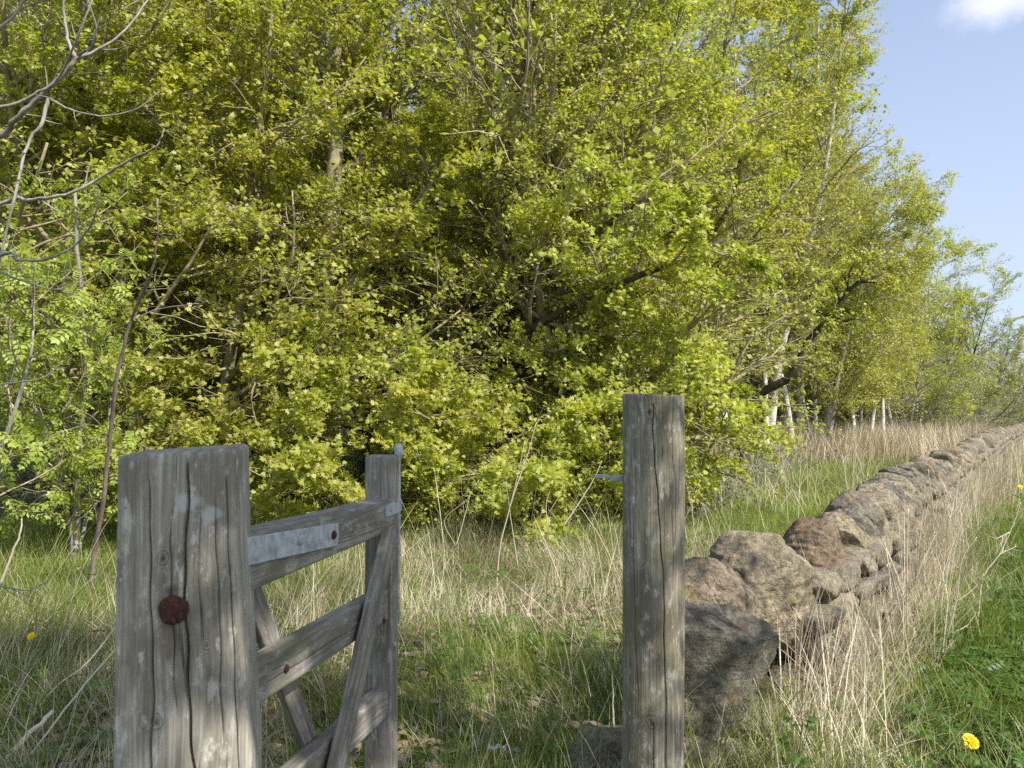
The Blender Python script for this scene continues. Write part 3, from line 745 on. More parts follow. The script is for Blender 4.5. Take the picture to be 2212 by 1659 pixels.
def rowan():
    rng = np.random.default_rng(31); tr = Acc(); br = Acc(); cr = Acc()
    paths = [W([(163, 1215, 7.2), (165, 1120, 7.2), (175, 960, 7.1), (185, 760, 7.0), (170, 560, 6.9), (160, 420, 6.9)]),
             W([(158, 1210, 7.2), (150, 1130, 7.1), (120, 1000, 6.9), (60, 850, 6.6), (20, 700, 6.4), (-20, 560, 6.3)]),
             W([(166, 1212, 7.2), (200, 1060, 7.4), (235, 900, 7.5), (250, 740, 7.6)]),
             W([(-60, 1230, 6.4), (-40, 1100, 6.3), (10, 950, 6.2), (60, 800, 6.1), (70, 640, 6.1)])]
    rr = [(.034, .012), (.022, .008), (.018, .007), (.025, .008)]
    for p, (a, b) in zip(paths, rr):
        P = spline(p, 13)[None] + rng.normal(0, .01, (1, 13, 3)); R = np.linspace(a, b, 13)[None]; R[:, 0] *= 1.7
        tr.add(*tubes(P, R, 8))
        s, d, l, r = children(P, R, np.array([2.6]), 15, .15, 1, .85, .30, rng, shape=.4)
        P1 = grow(s, d, l, 5, .12, .05, rng); R1 = taper(len(s), 6, np.clip(r, .004, .009), .4); br.add(*tubes(P1, R1, 4, False))
        s, d, l, r = children(P1, R1, l, 6, .2, 1, .8, .42, rng, shape=.3)
        P2 = grow(s, d, l, 3, .12, .06, rng); br.add(*tubes(P2, taper(len(s), 4, np.full(len(s), .003), .6), 3, False))
        for Pq, per in ((P2, 3), (P1, 3)):
            pos, ax, n, sz = scatter_leaves(Pq, l, per, rng, .155, .7, .3, .3, .01, .55, 1.8)
            cr.add(*pinnate(pos, ax, n, sz, 4))
    r = empty('rowan_tree', (0, 0, 0))
    tr.obj('trunk', M['grey_bark'], r, True); br.obj('branches', M['twig'], r, True); cr.obj('crown', M['rowan_leaf'], r)
    tag(r, 'young rowan with pale thin stems and feathery leaves at left edge', 'tree')
rowan()

# ---- leaning bare sapling
def bare(name, paths, label, mat, sub=0, cat='sapling', seed=3, subl=.25, group=None, rr=None, trop=.04):
    rng = np.random.default_rng(seed); a = Acc(); r = empty(name, (0, 0, 0))
    for (p, r0, r1) in paths:
        n = max(8, len(p) * 5); P = spline(p, n)[None] + rng.normal(0, (r0 + r1) * .12, (1, n, 3)); R = np.linspace(r0, r1, n)[None]
        a.add(*tubes(P, R, 7))
        if sub:
            s, d, l, q = children(P, R, np.array([1.]), sub if r0 < .05 else 1, .15, .95, .9, subl, rng, jit=.5)
            P1 = grow(s, d, l, 5, .07, trop, rng); a.add(*tubes(P1, taper(len(s), 6, np.clip(q, .0015, .004), .4), 4, False))
    a.obj('stem', mat, r, True)
    tag(r, label, cat, group); return r
bare('bare_sapling', [
    (W([(196, 1282, 6.15), (203, 1200, 6.1), (222, 1090, 5.95), (236, 960, 5.8), (252, 820, 5.6), (285, 690, 5.45), (318, 610, 5.3), (336, 550, 5.2), (340, 430, 5.1)]), .020, .005),
    (W([(291, 690, 5.45), (340, 668, 5.5), (430, 655, 5.6)]), .005, .002),
    (W([(237, 950, 5.8), (205, 905, 5.7), (160, 880, 5.6), (130, 860, 5.5)]), .005, .002),
    (W([(222, 1085, 5.95), (200, 1080, 5.9), (178, 1076, 5.9)]), .004, .002),
    (W([(230, 1030, 5.9), (270, 1022, 5.9), (300, 1005, 5.9)]), .004, .002),
    ], 'leafless sapling leaning right with a thin reddish stem left of the square post', M['sapling_bark'], 5, seed=4, subl=.22)
# ---- near bare branches reaching in from a tree left of the frame
TB = np.array([-3.6, 3.9, 0.0])
def arm(pts, zt): return np.vstack([[TB + [0, 0, zt]], W(pts)])
bare('ash_tree', [
    (np.array([TB + [0, 0, -.1], TB + [.03, .05, 1.5], TB + [-.05, .1, 3.2], TB + [.05, 0, 5.5]]), .10, .045),
    (arm([(-40, 312, 3.9), (30, 258, 3.8), (95, 200, 3.75), (160, 130, 3.7), (148, 95, 3.7), (137, 30, 3.7), (140, -60, 3.7)], 2.2), .016, .005),
    (W([(163, 128, 3.7), (215, 105, 3.72), (270, 65, 3.75), (325, -10, 3.8), (350, -70, 3.8)]), .007, .003),
    (W([(170, 118, 3.7), (200, 98, 3.6), (208, 60, 3.55), (190, 0, 3.5)]), .006, .003),
    (W([(105, 212, 3.75), (150, 236, 3.7), (215, 250, 3.7), (290, 238, 3.7), (345, 198, 3.7)]), .006, .002),
    (arm([(-30, 455, 3.8), (60, 432, 3.7), (140, 421, 3.6), (215, 385, 3.6), (280, 345, 3.55), (335, 318, 3.5), (355, 278, 3.5)], 1.7), .010, .003),
    (arm([(-40, 566, 3.6), (40, 562, 3.5), (100, 560, 3.5), (160, 530, 3.5), (200, 480, 3.45), (215, 412, 3.4)], 1.5), .008, .003),
    (W([(-40, 238, 3.4), (30, 225, 3.4), (80, 200, 3.4), (128, 165, 3.4), (175, 60, 3.3), (200, 0, 3.3)]), .008, .003),
    (W([(-50, 92, 3.0), (20, 45, 3.0), (45, 10, 3.0), (60, -30, 3.0)]), .007, .004),
    (W([(105, 212, 3.75), (88, 270, 3.7), (60, 310, 3.7), (30, 430, 3.6), (5, 540, 3.6), (-20, 640, 3.5)]), .009, .004),
    (W([(-30, 575, 3.4), (60, 610, 3.4), (130, 624, 3.4), (190, 590, 3.4)]), .005, .002),
    (W([(-30, 835, 3.6), (40, 825, 3.6), (95, 815, 3.6), (150, 770, 3.6)]), .005, .002),
    (W([(-30, 1255, 4.0), (0, 1265, 4.0), (60, 1275, 4.0), (105, 1255, 4.0)]), .005, .002),
    ], 'leafless branches curving in from an ash just outside the left frame edge', M['bare_twig'], 3, 'tree', subl=.16)

# ---- a leafy tree behind the photographer's right shoulder: added out of frame to shade the gate
shp = make_tree(121, 7.0, .13, stems=1, lean=.02, first=.50, k1=32, l1=.36, ang1=1.0, trop1=.04, k2=9, r2=.5, k3=6, r3=.5, per=9, leaf=.10, tmpl='quad',
                bark='grey_bark', twig='twig', lmat='maple_leaf')
place_tree(shp, 'added_shade_tree', (2.55, -.80, 0), 1.0, 1.0, 'unseen leafy tree added beside the camera to cast shade on the gate')

# ------------------------------------------------------------------ dry stone wall
def ico(sub):
    import bmesh
    bm = bmesh.new(); bmesh.ops.create_icosphere(bm, subdivisions=sub, radius=1)
    V = np.array([v.co for v in bm.verts]); Fs = np.array([[v.index for v in f.verts] for f in bm.faces]); bm.free(); return V, Fs
ICO = {k: ico(k) for k in (2, 3, 4, 5, 6)}
_G3 = RNG.random((32, 32, 32))
def vn3(P, sc_, off):
    q = P * sc_ + off; qi = np.floor(q).astype(int); f = q - qi; f = f * f * (3 - 2 * f); r = 0
    for a in (0, 1):
        for b in (0, 1):
            for c in (0, 1):
                w = (f[:, 0] if a else 1 - f[:, 0]) * (f[:, 1] if b else 1 - f[:, 1]) * (f[:, 2] if c else 1 - f[:, 2])
                r = r + w * _G3[(qi[:, 0] + a) % 32, (qi[:, 1] + b) % 32, (qi[:, 2] + c) % 32]
    return r - .5
def stone_verts(rng, dims, sub=3, box=3.2, rough=.10, cuts=7, taper_top=0., boxx=None):
    """irregular quarried stone: blunt slab, chipped by random planes, bedded and roughened"""
    V0, Fs = ICO[sub]; bx_ = boxx or box; k = max(bx_, box)
    A = np.abs(V0); r = 1 / ((A[:, 0] ** k + (A[:, 1] ** box + A[:, 2] ** box) ** (k / box)) ** (1 / k)); V = V0 * r[:, None]
    V[:, 0] += .16 * rng.normal() * V[:, 2]; V[:, 1] += .16 * rng.normal() * V[:, 2]
    for _ in range(cuts):
        n = norm(rng.normal(0, 1, 3) * [1, 1, 1.0]); h = rng.uniform(.80, 1.15)
        dd = V @ n; m = dd > h; V[m] -= np.outer(dd[m] - h, n) * rng.uniform(.9, 1.0)
    off = rng.uniform(0, 100, 3); D = np.array(dims) / 2; Wv = V * D
    low = vn3(V, 1.6, off); V = V * (1 + rough * 1.1 * low[:, None]); nrm = norm(V0)
    Wv = V * D; sz = D.min()
    if sub > 2:
        tilt = rng.normal(0, .5); bed = (Wv[:, 2] + tilt * Wv[:, 0])[:, None] * [0, 0, 1] * 60 + Wv * [6, 6, 0]
        led = np.clip(vn3(bed, 1.0, off) * 3.2, -.7, .7)
        h = .032 * led * sz + .10 * sz * vn3(Wv, 16, off) + .010 * (vn3(Wv, 45, off) if sub > 3 else 0) + .006 * (vn3(Wv, 110, off) if sub > 4 else 0)
        pit = vn3(Wv, 22, off + 7); h = h - .030 * np.clip(pit - .26, 0, 1) * 2
        Wv = Wv + nrm * h[:, None]
    if taper_top: s_ = 1 - taper_top * (V[:, 2:3] + 1) / 2; Wv[:, :2] *= s_
    return Wv, Fs
def rot(V, rx=0, ry=0, rz=0):
    c, s = math.cos, math.sin
    Rx = np.array([[1, 0, 0], [0, c(rx), -s(rx)], [0, s(rx), c(rx)]]); Ry = np.array([[c(ry), 0, s(ry)], [0, 1, 0], [-s(ry), 0, c(ry)]])
    Rz = np.array([[c(rz), -s(rz), 0], [s(rz), c(rz), 0], [0, 0, 1]])
    return V @ (Rz @ Ry @ Rx).T

def build_wall():
    rng = np.random.default_rng(77)
    root = empty('dry_stone_wall', (WALLPTS[0, 0], WALLPTS[0, 1], 0))
    root.location = (0, 0, 0)
    tag(root, 'long dry stone wall with slanting coping stones running off to the right', 'wall')
    seg = spline(WALLPTS, 900); ds = np.r_[0, np.cumsum(np.linalg.norm(np.diff(seg, axis=0), axis=1))]
    total = ds[-1]
    def P(s): return np.array([np.interp(s, ds, seg[:, 0]), np.interp(s, ds, seg[:, 1])])
    def T(s): a = P(s + .25) - P(s - .25); return a / np.linalg.norm(a)
    s = 1.62; n = 0; rest = Acc()
    top = .385
    while s < 75:
        th = rng.uniform(.19, .31) if s > 3.2 else rng.uniform(.27, .37)
        p, t = P(s + th / 2), T(s); az = math.atan2(t[1], t[0])
        w = rng.uniform(.40, .52); h = rng.uniform(.28, .40) * (1.08 if s < 3.2 else 1)
        gz0 = float(gz(p[0], p[1])) - .07
        sub = 6 if s < 2.2 else 5 if s < 6 else (4 if s < 14 else 3)
        if n >= 96: sub = 2
        V, Fs = stone_verts(rng, (th * .86, w * rng.uniform(.9, 1.14), h * rng.uniform(.9, 1.1)), sub, 3.4, .20, 9, rng.uniform(.15, .35), 5)
        V = rot(V, rng.normal(0, .12), rng.normal(-.36, .06), 0); V = rot(V, 0, 0, az + rng.normal(0, .06))
        c = np.array([p[0], p[1], gz0 + top + h * .42 + rng.normal(0, .025)])
        if n < 96:
            me = mesh_np('coping_stone', V, Fs, M['stone'], True); o = link('coping_stone', me, root); o.location = c
        else: rest.add(V + c, Fs)
        n += 1; s += th * 1.0
    r = rest.obj('coping', M['stone'], root, True); r['kind'] = 'stuff'
    # courses of face stones, right side then left side
    fs = Acc()
    for side in (-1, 1):
        z0 = -.12
        while z0 < top + .03:
            hh = rng.uniform(.085, .15); s = .55 + rng.uniform(0, .2)
            while s < (75 if side == -1 else 30):
                ln = rng.uniform(.16, .40) * (1 if s < 15 else 1.5)
                p, t = P(s + ln / 2), T(s); nrm = np.array([-t[1], t[0]]) * side
                az = math.atan2(t[1], t[0]); batter = .23 + .06 * (1 - z0 / top)
                sub = 4 if s < 4 else 3 if s < 12 else 2
                V, Fs = stone_verts(rng, (ln * .94, .30, hh * .92), sub, 5, .12, 5)
                V = rot(V, rng.normal(0, .04), rng.normal(0, .05), az)
                c = np.array([p[0] + nrm[0] * (batter - .10 + rng.normal(0, .012)), p[1] + nrm[1] * (batter - .10), float(gz(p[0], p[1])) - .07 + z0 + hh / 2])
                fs.add(V + c, Fs); s += ln
            z0 += hh
    fs.obj('wall_face', M['stone'], root, True)
    # dark rubble core so no light leaks through the joints
    sv = np.linspace(.75, 75, 300); pc = np.array([P(a) for a in sv]); tt = np.array([T(a) for a in sv]); nn = np.stack([-tt[:, 1], tt[:, 0]], -1)
    rows = []
    for off, z in ((-.12, -.15), (-.09, top + .02), (.09, top + .02), (.12, -.15)):
        q = pc + nn * off; rows.append(np.column_stack([q, gz(pc[:, 0], pc[:, 1]) - .07 + z]))
    V = np.stack(rows, 1).reshape(-1, 3); i = np.arange(299)[:, None] * 4; k = np.arange(3)[None]
    Q = np.stack([i + k, i + k + 1, i + k + 5, i + k + 4], -1).reshape(-1, 4)
    ends = np.array([[0, 1, 2, 3], [1199, 1198, 1197, 1196]])
    link('wall_core', mesh_np('wall_core', V, [Q, ends], M['stone']), root)
build_wall()

def boulder(name, c, dims, r, label, seed, box=2.8, rough=.18, cuts=10, cat='stone', mat='stone'):
    rng = np.random.default_rng(seed); V, Fs = stone_verts(rng, dims, 6, box + .2, rough, cuts + 2)
    V = rot(V, *r); o = link(name, mesh_np(name, V, Fs, M[mat], True)); o.location = c
    tag(o, label, cat, 'loose stones at the end of the wall'); return o
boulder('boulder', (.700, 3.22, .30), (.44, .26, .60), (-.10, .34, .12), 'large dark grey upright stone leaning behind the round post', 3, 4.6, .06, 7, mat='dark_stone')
boulder('boulder', (.95, 3.38, .09), (.62, .36, .20), (.0, .18, .1), 'flat stone slab at the wall foot below the large dark stone', 8)
boulder('boulder', (.84, 3.55, .48), (.50, .28, .44), (-.1, .38, .5), 'pointed stone with pale left edge at the near end of the coping', 14, 4.0, .10)
boulder('boulder', (1.20, 3.98, .47), (.60, .42, .50), (0, .35, .75), 'big tan pitted stone second from the near end of the coping', 23, 3.8, .12, mat='tan_stone')
boulder('boulder', (1.60, 4.48, .52), (.50, .38, .42), (0, .4, .85), 'reddish brown coping stone with orange lichen, third from the near end', 31, 4.2, .12, mat='red_stone')
boulder('boulder', (.36, 3.05, .07), (.34, .30, .24), (.1, -.1, .3), 'half buried grey stone at the foot of the round post on its left', 44)
boulder('boulder', (.68, 3.08, .03), (.56, .26, .2), (.0, .1, .2), 'mossy flat stone under the large dark stone', 52)

# ------------------------------------------------------------------ timber helpers
def timber(w, d, L, bev=.006, nz=60, seed=0, cracks=(), flare=None, rough=.0012, per_face=14, taper_w=None):
    """rounded rectangular section (w along X, d along Y), grain along Z from 0 to L.
       cracks: (x position along the -Y face, half width, depth, z0, z1, wiggle)"""
    rng = np.random.default_rng(seed)
    pts = []
    def face(a, b, n, crk=()):
        ts = list(np.linspace(0, 1, n + 1)[:-1]); return [(a, b, t) for t in ts]
    # perimeter counter-clockwise, starting at -Y face left
    x0, x1, y0, y1 = -w / 2, w / 2, -d / 2, d / 2
    per = []
    xs = sorted(set(list(np.linspace(x0 + bev, x1 - bev, per_face + 1)) + [c[0] + k * c[1] for c in cracks for k in (-1.5, -.5, 0, .5, 1.5)]))
    per += [(x, y0, 0) for x in xs]
    for a in (.33, .66): per.append((x1 - bev + bev * math.sin(a * math.pi / 2), y0 + bev - bev * math.cos(a * math.pi / 2), 9))
    ys = list(np.linspace(y0 + bev, y1 - bev, max(4, per_face // 2) + 1)); per += [(x1, y, 1) for y in ys]
    for a in (.33, .66): per.append((x1 - bev + bev * math.cos(a * math.pi / 2), y1 - bev + bev * math.sin(a * math.pi / 2), 9))
    per += [(x, y1, 2) for x in np.linspace(x1 - bev, x0 + bev, per_face + 1)]
    for a in (.33, .66): per.append((x0 + bev - bev * math.sin(a * math.pi / 2), y1 - bev + bev * math.cos(a * math.pi / 2), 9))
    per += [(x0, y, 3) for y in ys[::-1]]
    for a in (.33, .66): per.append((x0 + bev - bev * math.cos(a * math.pi / 2), y0 + bev - bev * math.sin(a * math.pi / 2), 9))
    per = np.array(per); n = len(per)
    zs = np.concatenate([[0, bev * .5, bev], np.linspace(bev, L - bev, nz)[1:-1], [L - bev, L - bev * .5, L]]); m = len(zs)
    V = np.zeros((m, n, 3)); V[:, :, 0] = per[None, :, 0]; V[:, :, 1] = per[None, :, 1]; V[:, :, 2] = zs[:, None]
    inset = np.zeros(m); inset[[0, -1]] = bev * .9; inset[[1, -2]] = bev * .3
    V[:, :, :2] *= (1 - inset / min(w, d) * 2)[:, None, None]
    for (cx, hw, dep, z0, z1, wig) in cracks:
        amt = np.clip((zs - z0) / .05, 0, 1) * np.clip((z1 - zs) / .05, 0, 1)
        wv = wig * (np.sin(zs * 9 + cx * 50) * .6 + np.sin(zs * 23 + cx * 90) * .3 + np.sin(zs * 51 + cx * 20) * .2)
        on = per[:, 2] == 0; dx = per[:, 0] - cx
        infl = on * np.exp(-(dx / (.02 + hw * 4)) ** 2)
        V[:, :, 0] += infl[None] * wv[:, None]
        core = on * (np.abs(dx) <= hw * .51 + 1e-5) * 1.0; ctr = on * (np.abs(dx) < hw * .2)
        V[:, :, 1] += (core[None] * dep * .75 + ctr[None] * dep * .25) * amt[:, None]
    # weathered waviness
    nzv = np.array([[mnoise.noise(Vector((per[j, 0] * 14 + seed, per[j, 1] * 14, z * 3.3))) + .5 * mnoise.noise(Vector((per[j, 0] * 70 + seed, per[j, 1] * 70, z * 6))) for j in range(n)] for z in zs])
    cdir = norm(np.column_stack([per[:, 0], per[:, 1]])); V[:, :, :2] += nzv[..., None] * cdir[None] * rough
    if flare: 
        f = flare(V[:, :, 2]); V[:, :, 0] = x0 + (V[:, :, 0] - x0) * f
    if taper_w:
        f = taper_w(V[:, :, 2]); V[:, :, 1] = y0 + (V[:, :, 1] - y0) * f
    i = (np.arange(m - 1) * n)[:, None]; k = np.arange(n)[None]; k2 = (k + 1) % n
    Q = np.stack([i + k, i + k2, i + n + k2, i + n + k], -1).reshape(-1, 4)
    V = V.reshape(-1, 3); cb = V[:n].mean(0); ct = V[-n:].mean(0); V = np.vstack([V, cb, ct]); a = len(V) - 2
    kk = np.arange(n); k2 = (kk + 1) % n
    tri = np.concatenate([np.stack([np.full(n, a), k2, kk], -1), np.stack([np.full(n, a + 1), (m - 1) * n + kk, (m - 1) * n + k2], -1)])
    return V, Q, tri
def tobj(name, geo, mat, parent=None, smooth=False):
    V, Q, t = geo; me = mesh_np(name, V, [Q, t], mat, True); 
    o = link(name, me, parent)
    return o
def basis(o, origin, X, Y, Z):
    from mathutils import Matrix
    X, Y, Z = (Vector(v).normalized() for v in (X, Y, Z))
    m = Matrix((( X[0], Y[0], Z[0], origin[0]), (X[1], Y[1], Z[1], origin[1]), (X[2], Y[2], Z[2], origin[2]), (0, 0, 0, 1)))
    o.matrix_local = m; return m
def dome(r, h, n=20, sq=.0):
    """bolt head: flat-sided disc with a domed cap, axis +Z"""
    prof = [(0, 0)] + [(r * x, z * h) for x, z in ((1.0, 0), (1.04, .25), (1.0, .55), (.86, .78), (.6, .93), (.3, .99))]
    prof = prof[1:]; a = np.arange(n) * 2 * math.pi / n
    V = np.array([[rr * math.cos(t), rr * math.sin(t), z] for rr, z in prof for t in a]); m = len(prof)
    i = (np.arange(m - 1) * n)[:, None]; k = np.arange(n)[None]; k2 = (k + 1) % n
    Q = np.stack([i + k, i + k2, i + n + k2, i + n + k], -1).reshape(-1, 4)
    V = np.vstack([V, [0, 0, h]]); t = np.stack([(m - 1) * n + np.arange(n), (m - 1) * n + (np.arange(n) + 1) % n, np.full(n, len(V) - 1)], -1)
    return V, Q, t

# ------------------------------------------------------------------ square gate post
def square_post():
    a = math.radians(10); r = empty('gate_post', (-.690 + .1003 * math.cos(a) - .085 * -math.sin(a) * -1, 1.45 + .1003 * math.sin(a) + .085 * math.cos(a), 0), a)
    tag(r, 'thick square weathered grey gate post with a rusty bolt in its face', 'post')
    w, d, L = .2005, .17, 1.272
    cr = [(-.045, .0018, .012, .35, 1.24, .005), (.014, .0028, .03, .2, 1.262, .006), (-.008, .0012, .008, .80, 1.18, .004), (.062, .0012, .006, .75, 1.20, .003), (.083, .001, .006, .5, 1.25, .002)]
    geo = timber(w, d, L + .2, .007, 110, 5, [(c[0], c[1], c[2], c[3] + .2, c[4] + .2, c[5]) for c in cr], rough=.0008, per_face=22,
                 flare=lambda z: 1 + np.clip((1.27 - (z - .2)) / .55, 0, 1.0) ** 1.5 * .145)
    V, Q, t = geo; V[:, 2] -= .2
    # the top slopes: slightly lower at its left front corner
    top = V[:, 2] > L - .03; V[top, 2] += (V[top, 0] * .06 + V[top, 1] * .01) * ((V[top, 2] - (L - .03)) / .03)
    tobj('post_body', geo, M['post_wood'], r)
    # pivot pin end: big rusty head on the front face
    g = dome(.0245, .016, 26); V, Q, t = g; rr = np.hypot(V[:, 0], V[:, 1]); ang = np.arctan2(V[:, 1], V[:, 0])
    V[:, :2] *= (1 + .035 * np.sin(ang * 3 + 1) + .02 * np.sin(ang * 5))[:, None]; V[:, 2] += .0016 * np.sin(rr * 760)
    b = link('bolt_head', mesh_np('bolt_head', V, [Q, t], M['rust'], True), r)
    p = at(374, 1318, 1.46); loc = np.array(p) - np.array(r.location)
    lx = loc[0] * math.cos(a) + loc[1] * math.sin(a)
    basis(b, (lx, -d / 2 - .001, loc[2]), (1, 0, 0), (0, 0, 1), (0, -1, 0))
    return r
square_post()

# ------------------------------------------------------------------ gate
def gate():
    G0 = np.array([-.5077, 1.62, 0.]); g = norm(np.array([.2235, 1, 0.])); n = np.array([g[1], -g[0], 0.])   # n: towards the right (visible face)
    rt = empty('wooden_gate', tuple(G0), 0)
    tag(rt, 'open weathered wooden gate with tapering top rail and crossed braces', 'gate')
    up = np.array([0, 0, 1.])
    def pt(t, z, o=0.): return g * (t * 1.0247) + n * o + up * z      # gate-local
    def member(name, a, b, w, dpt, off, seed, **kw):
        """a, b: (t, z) ends in the gate plane; w: height of the visible face; dpt thickness; off: centre offset along n"""
        A, B = pt(*a, off), pt(*b, off); L = np.linalg.norm(B - A); Z = (B - A) / L; X = np.cross(Z, n) ; X /= np.linalg.norm(X)
        geo = timber(w, dpt, L, kw.pop('bev', .005), int(20 + L * 40), seed, rough=kw.pop('rough', .0014), **kw)
        o = tobj(name, geo, M['gate_wood'], rt); basis(o, A, X, -n, Z)   # local -Y faces n (right)
        return o
    T = .07
    # rails: face flush-ish; local X across the height
    o = member('rail', (-.03, 1.048), (.775, 1.044), .115, T, -T / 2, 3, bev=.008, cracks=[(-.02, .0012, .008, .05, .5, .003), (.03, .001, .006, .3, .75, .003)],
               )
    # taper the top rail towards the latch
    me = o.data; co = np.empty(len(me.vertices) * 3, np.float32); me.vertices.foreach_get('co', co); co = co.reshape(-1, 3)
    co[:, 0] *= 1 - .22 * np.clip(co[:, 2] / .8, 0, 1); me.vertices.foreach_set('co', co.ravel())
    member('rail', (-.03, .798), (.775, .790), .088, .045, -.035, 7, cracks=[(.01, .001, .006, .1, .6, .003)])
    member('rail', (-.03, .520), (.775, .512), .078, .045, -.035, 9)
    member('rail', (-.03, .245), (.775, .240), .088, .045, -.035, 10)
    # stiles
    member('stile', (-.045, .08), (-.045, 1.13), .085, .075, -.040, 13)
    member('stile', (.782, .06), (.782, 1.212), .062, .082, -.045, 17, cracks=[(.005, .0013, .008, .2, 1.0, .003)], bev=.006)
    # braces: one behind the rails, one in front
    member('brace', (.09, 1.005), (.62, .17), .058, .022, -.070, 21)
    member('brace', (.70, 1.01), (.14, .165), .060, .028, .012, 25, cracks=[(.0, .001, .006, .1, .8, .003)])
    # hinge strap with two bolts
    mats = {}
    def plate(name, t0, z0, t1, z1, h, th, off, parent, mat='galv'):
        A, B = pt(t0, z0, off), pt(t1, z1, off); L = np.linalg.norm(B - A); Z = (B - A) / L; X = np.cross(Z, n); X /= np.linalg.norm(X)
        V, Q, t = timber(h, th, L, .0018, 12, 1, rough=.0002, per_face=6)
        o = link(name, mesh_np(name, V, [Q, t], M[mat], False), parent); mats[name] = basis(o, A, X, -n, Z); return o
    st = plate('hinge_strap', -.10, 1.079, .378, 1.046, .054, .007, .0045, rt)
    inv = mats['hinge_strap'].inverted()
    def bolt(t, z, off, r, h, mat, parent=rt, name='bolt', e=1.):
        V, Q, tt = dome(r, h, 16); o = link(name, mesh_np(name, V, [Q, tt], M[mat], True), parent)
        mm = basis(o, pt(t, z, off), g, up, n)
        if parent is not rt: o.matrix_local = inv @ mm
        return o
    bolt(.185, 1.063, .008, .0115, .008, 'galv', st); bolt(.348, 1.049, .008, .0105, .007, 'rust', st)
    bolt(.165, .792, -.0125, .009, .005, 'rust'); bolt(.62, .78, .026, .008, .005, 'rust'); bolt(.775, .672, -.004, .008, .007, 'galv')
    # latch: bracket wrapped round the stile + sprung lever with a ball top
    br = plate('latch_bracket', .690, 1.062, .800, 1.061, .032, .006, .003, rt)
    bolt(.725, 1.062, .006, .005, .003, 'galv')
    lv = Acc(); q = pt(.815, 0, -.012)
    P = np.array([q + up * z + n * o for z, o in ((.72, .004), (.80, .0), (.95, .0), (1.06, .0), (1.14, .003), (1.175, .004), (1.198, .005), (1.206, .005), (1.216, .005), (1.228, .005), (1.238, .005), (1.244, .005))])
    R = np.array([.005, .010, .011, .011, .008, .0065, .0065, .0095, .0128, .0135, .0105, .004])
    lv.add(*tubes(P, R, 16)); lv.obj('latch_lever', M['galv'], rt, True)
    a2 = plate('latch_bracket', .800, 1.062, .826, 1.062, .030, .02, -.010, rt)
gate()

# ------------------------------------------------------------------ round post with catch
def round_post():
    d = 2.80; x = (1406 - CX) / F * d; R0 = .1015; H = 1.392
    r = empty('round_post', (x, d, 0)); tag(r, 'tall round weathered timber post standing right of the gateway', 'post')
    n, zlo = 132, -.2
    zs = np.concatenate([np.linspace(zlo, H - .01, 190), [H - .006, H - .002, H]]); a = np.sort(np.concatenate([np.arange(70) * 2 * math.pi / 70, 1.5 * math.pi + np.linspace(-1.25, 1.25, 270) + .0003])); n = len(a)
    A, Z = np.meshgrid(a, zs); Rr = np.full(A.shape, R0) * (1 - .012 * (Z / H - .5))
    Rr += .0016 * np.sin(A * 2 + Z * 1.7) + .0012 * np.sin(A * 5 + Z * 3)
    nz = np.array([[mnoise.noise(Vector((math.cos(t) * 6, math.sin(t) * 6, z * 1.6))) * .0022 + mnoise.noise(Vector((math.cos(t) * 28, math.sin(t) * 28, z * 2.5))) * .0010 for t in a] for z in zs])
    Rr += nz
    front = -math.pi / 2
    # main check, winding down the face; secondary checks
    def crack(path, hw, dep):
        p = np.array(path); tz = np.interp(Z, p[::-1, 1], p[::-1, 0]); tz = tz + .018 * np.sin(Z * 19) + .010 * np.sin(Z * 47 + 1)
        inr = (Z > p[-1, 1]) & (Z < p[0, 1]); dA = np.abs((A - (front + tz) + math.pi) % (2 * math.pi) - math.pi)
        f = np.clip(1 - dA / hw, 0, 1) * inr; return f * dep
    Rr -= crack([(-.18, 1.36), (-.16, 1.25), (-.08, 1.1), (.06, .95), (.16, .8), (.22, .5), (.26, .3), (.30, .05)], .022, .016)
    Rr -= crack([(.52, 1.385), (.50, 1.2), (.62, 1.1), (.62, .9)], .016, .010)
    Rr -= crack([(-.85, .95), (-.80, .7), (-.66, .4)], .016, .009)
    Rr -= crack([(-.14, .33), (-.12, .1), (-.10, -.1)], .02, .012)
    top = np.clip((Z - (H - .008)) / .008, 0, 1); Rr = Rr * (1 - .03 * top ** 2)
    V = np.stack([Rr * np.cos(A) + Z * .006, Rr * np.sin(A), Z], -1)
    V[-1, :, 2] += -.003 * np.cos(a) ; m = len(zs); V = V.reshape(-1, 3)
    i = (np.arange(m - 1) * n)[:, None]; k = np.arange(n)[None]; k2 = (k + 1) % n
    Q = np.stack([i + k, i + k2, i + n + k2, i + n + k], -1).reshape(-1, 4)
    V = np.vstack([V, [[H * .006, 0, H + .001]]]); tt = np.stack([(m - 1) * n + np.arange(n), (m - 1) * n + (np.arange(n) + 1) % n, np.full(n, len(V) - 1)], -1)
    link('post_body', mesh_np('post_body', V, [Q, tt], M['round_wood'], True), r)
    # stepped galvanised catch sticking out to the left, behind the post's middle
    cz = EYE - (1031 - 880) / F * 2.87
    c = Acc()
    def bar(x0, x1, z0, z1, w=.03):
        V, Q, t = timber(w, z1 - z0, abs(x1 - x0), .002, 6, 2, rough=.0001, per_face=4)
        V = np.column_stack([V[:, 2] + min(x0, x1), V[:, 0] + .035, V[:, 1] + (z0 + z1) / 2]); c.add(V, Q[:, ::-1], t[:, ::-1])
    bar(-.19, -.135, cz + .002, cz + .014); bar(-.137, -.05, cz - .008, cz + .010, .032)
    c.obj('gate_catch', M['galv'], r)
round_post()

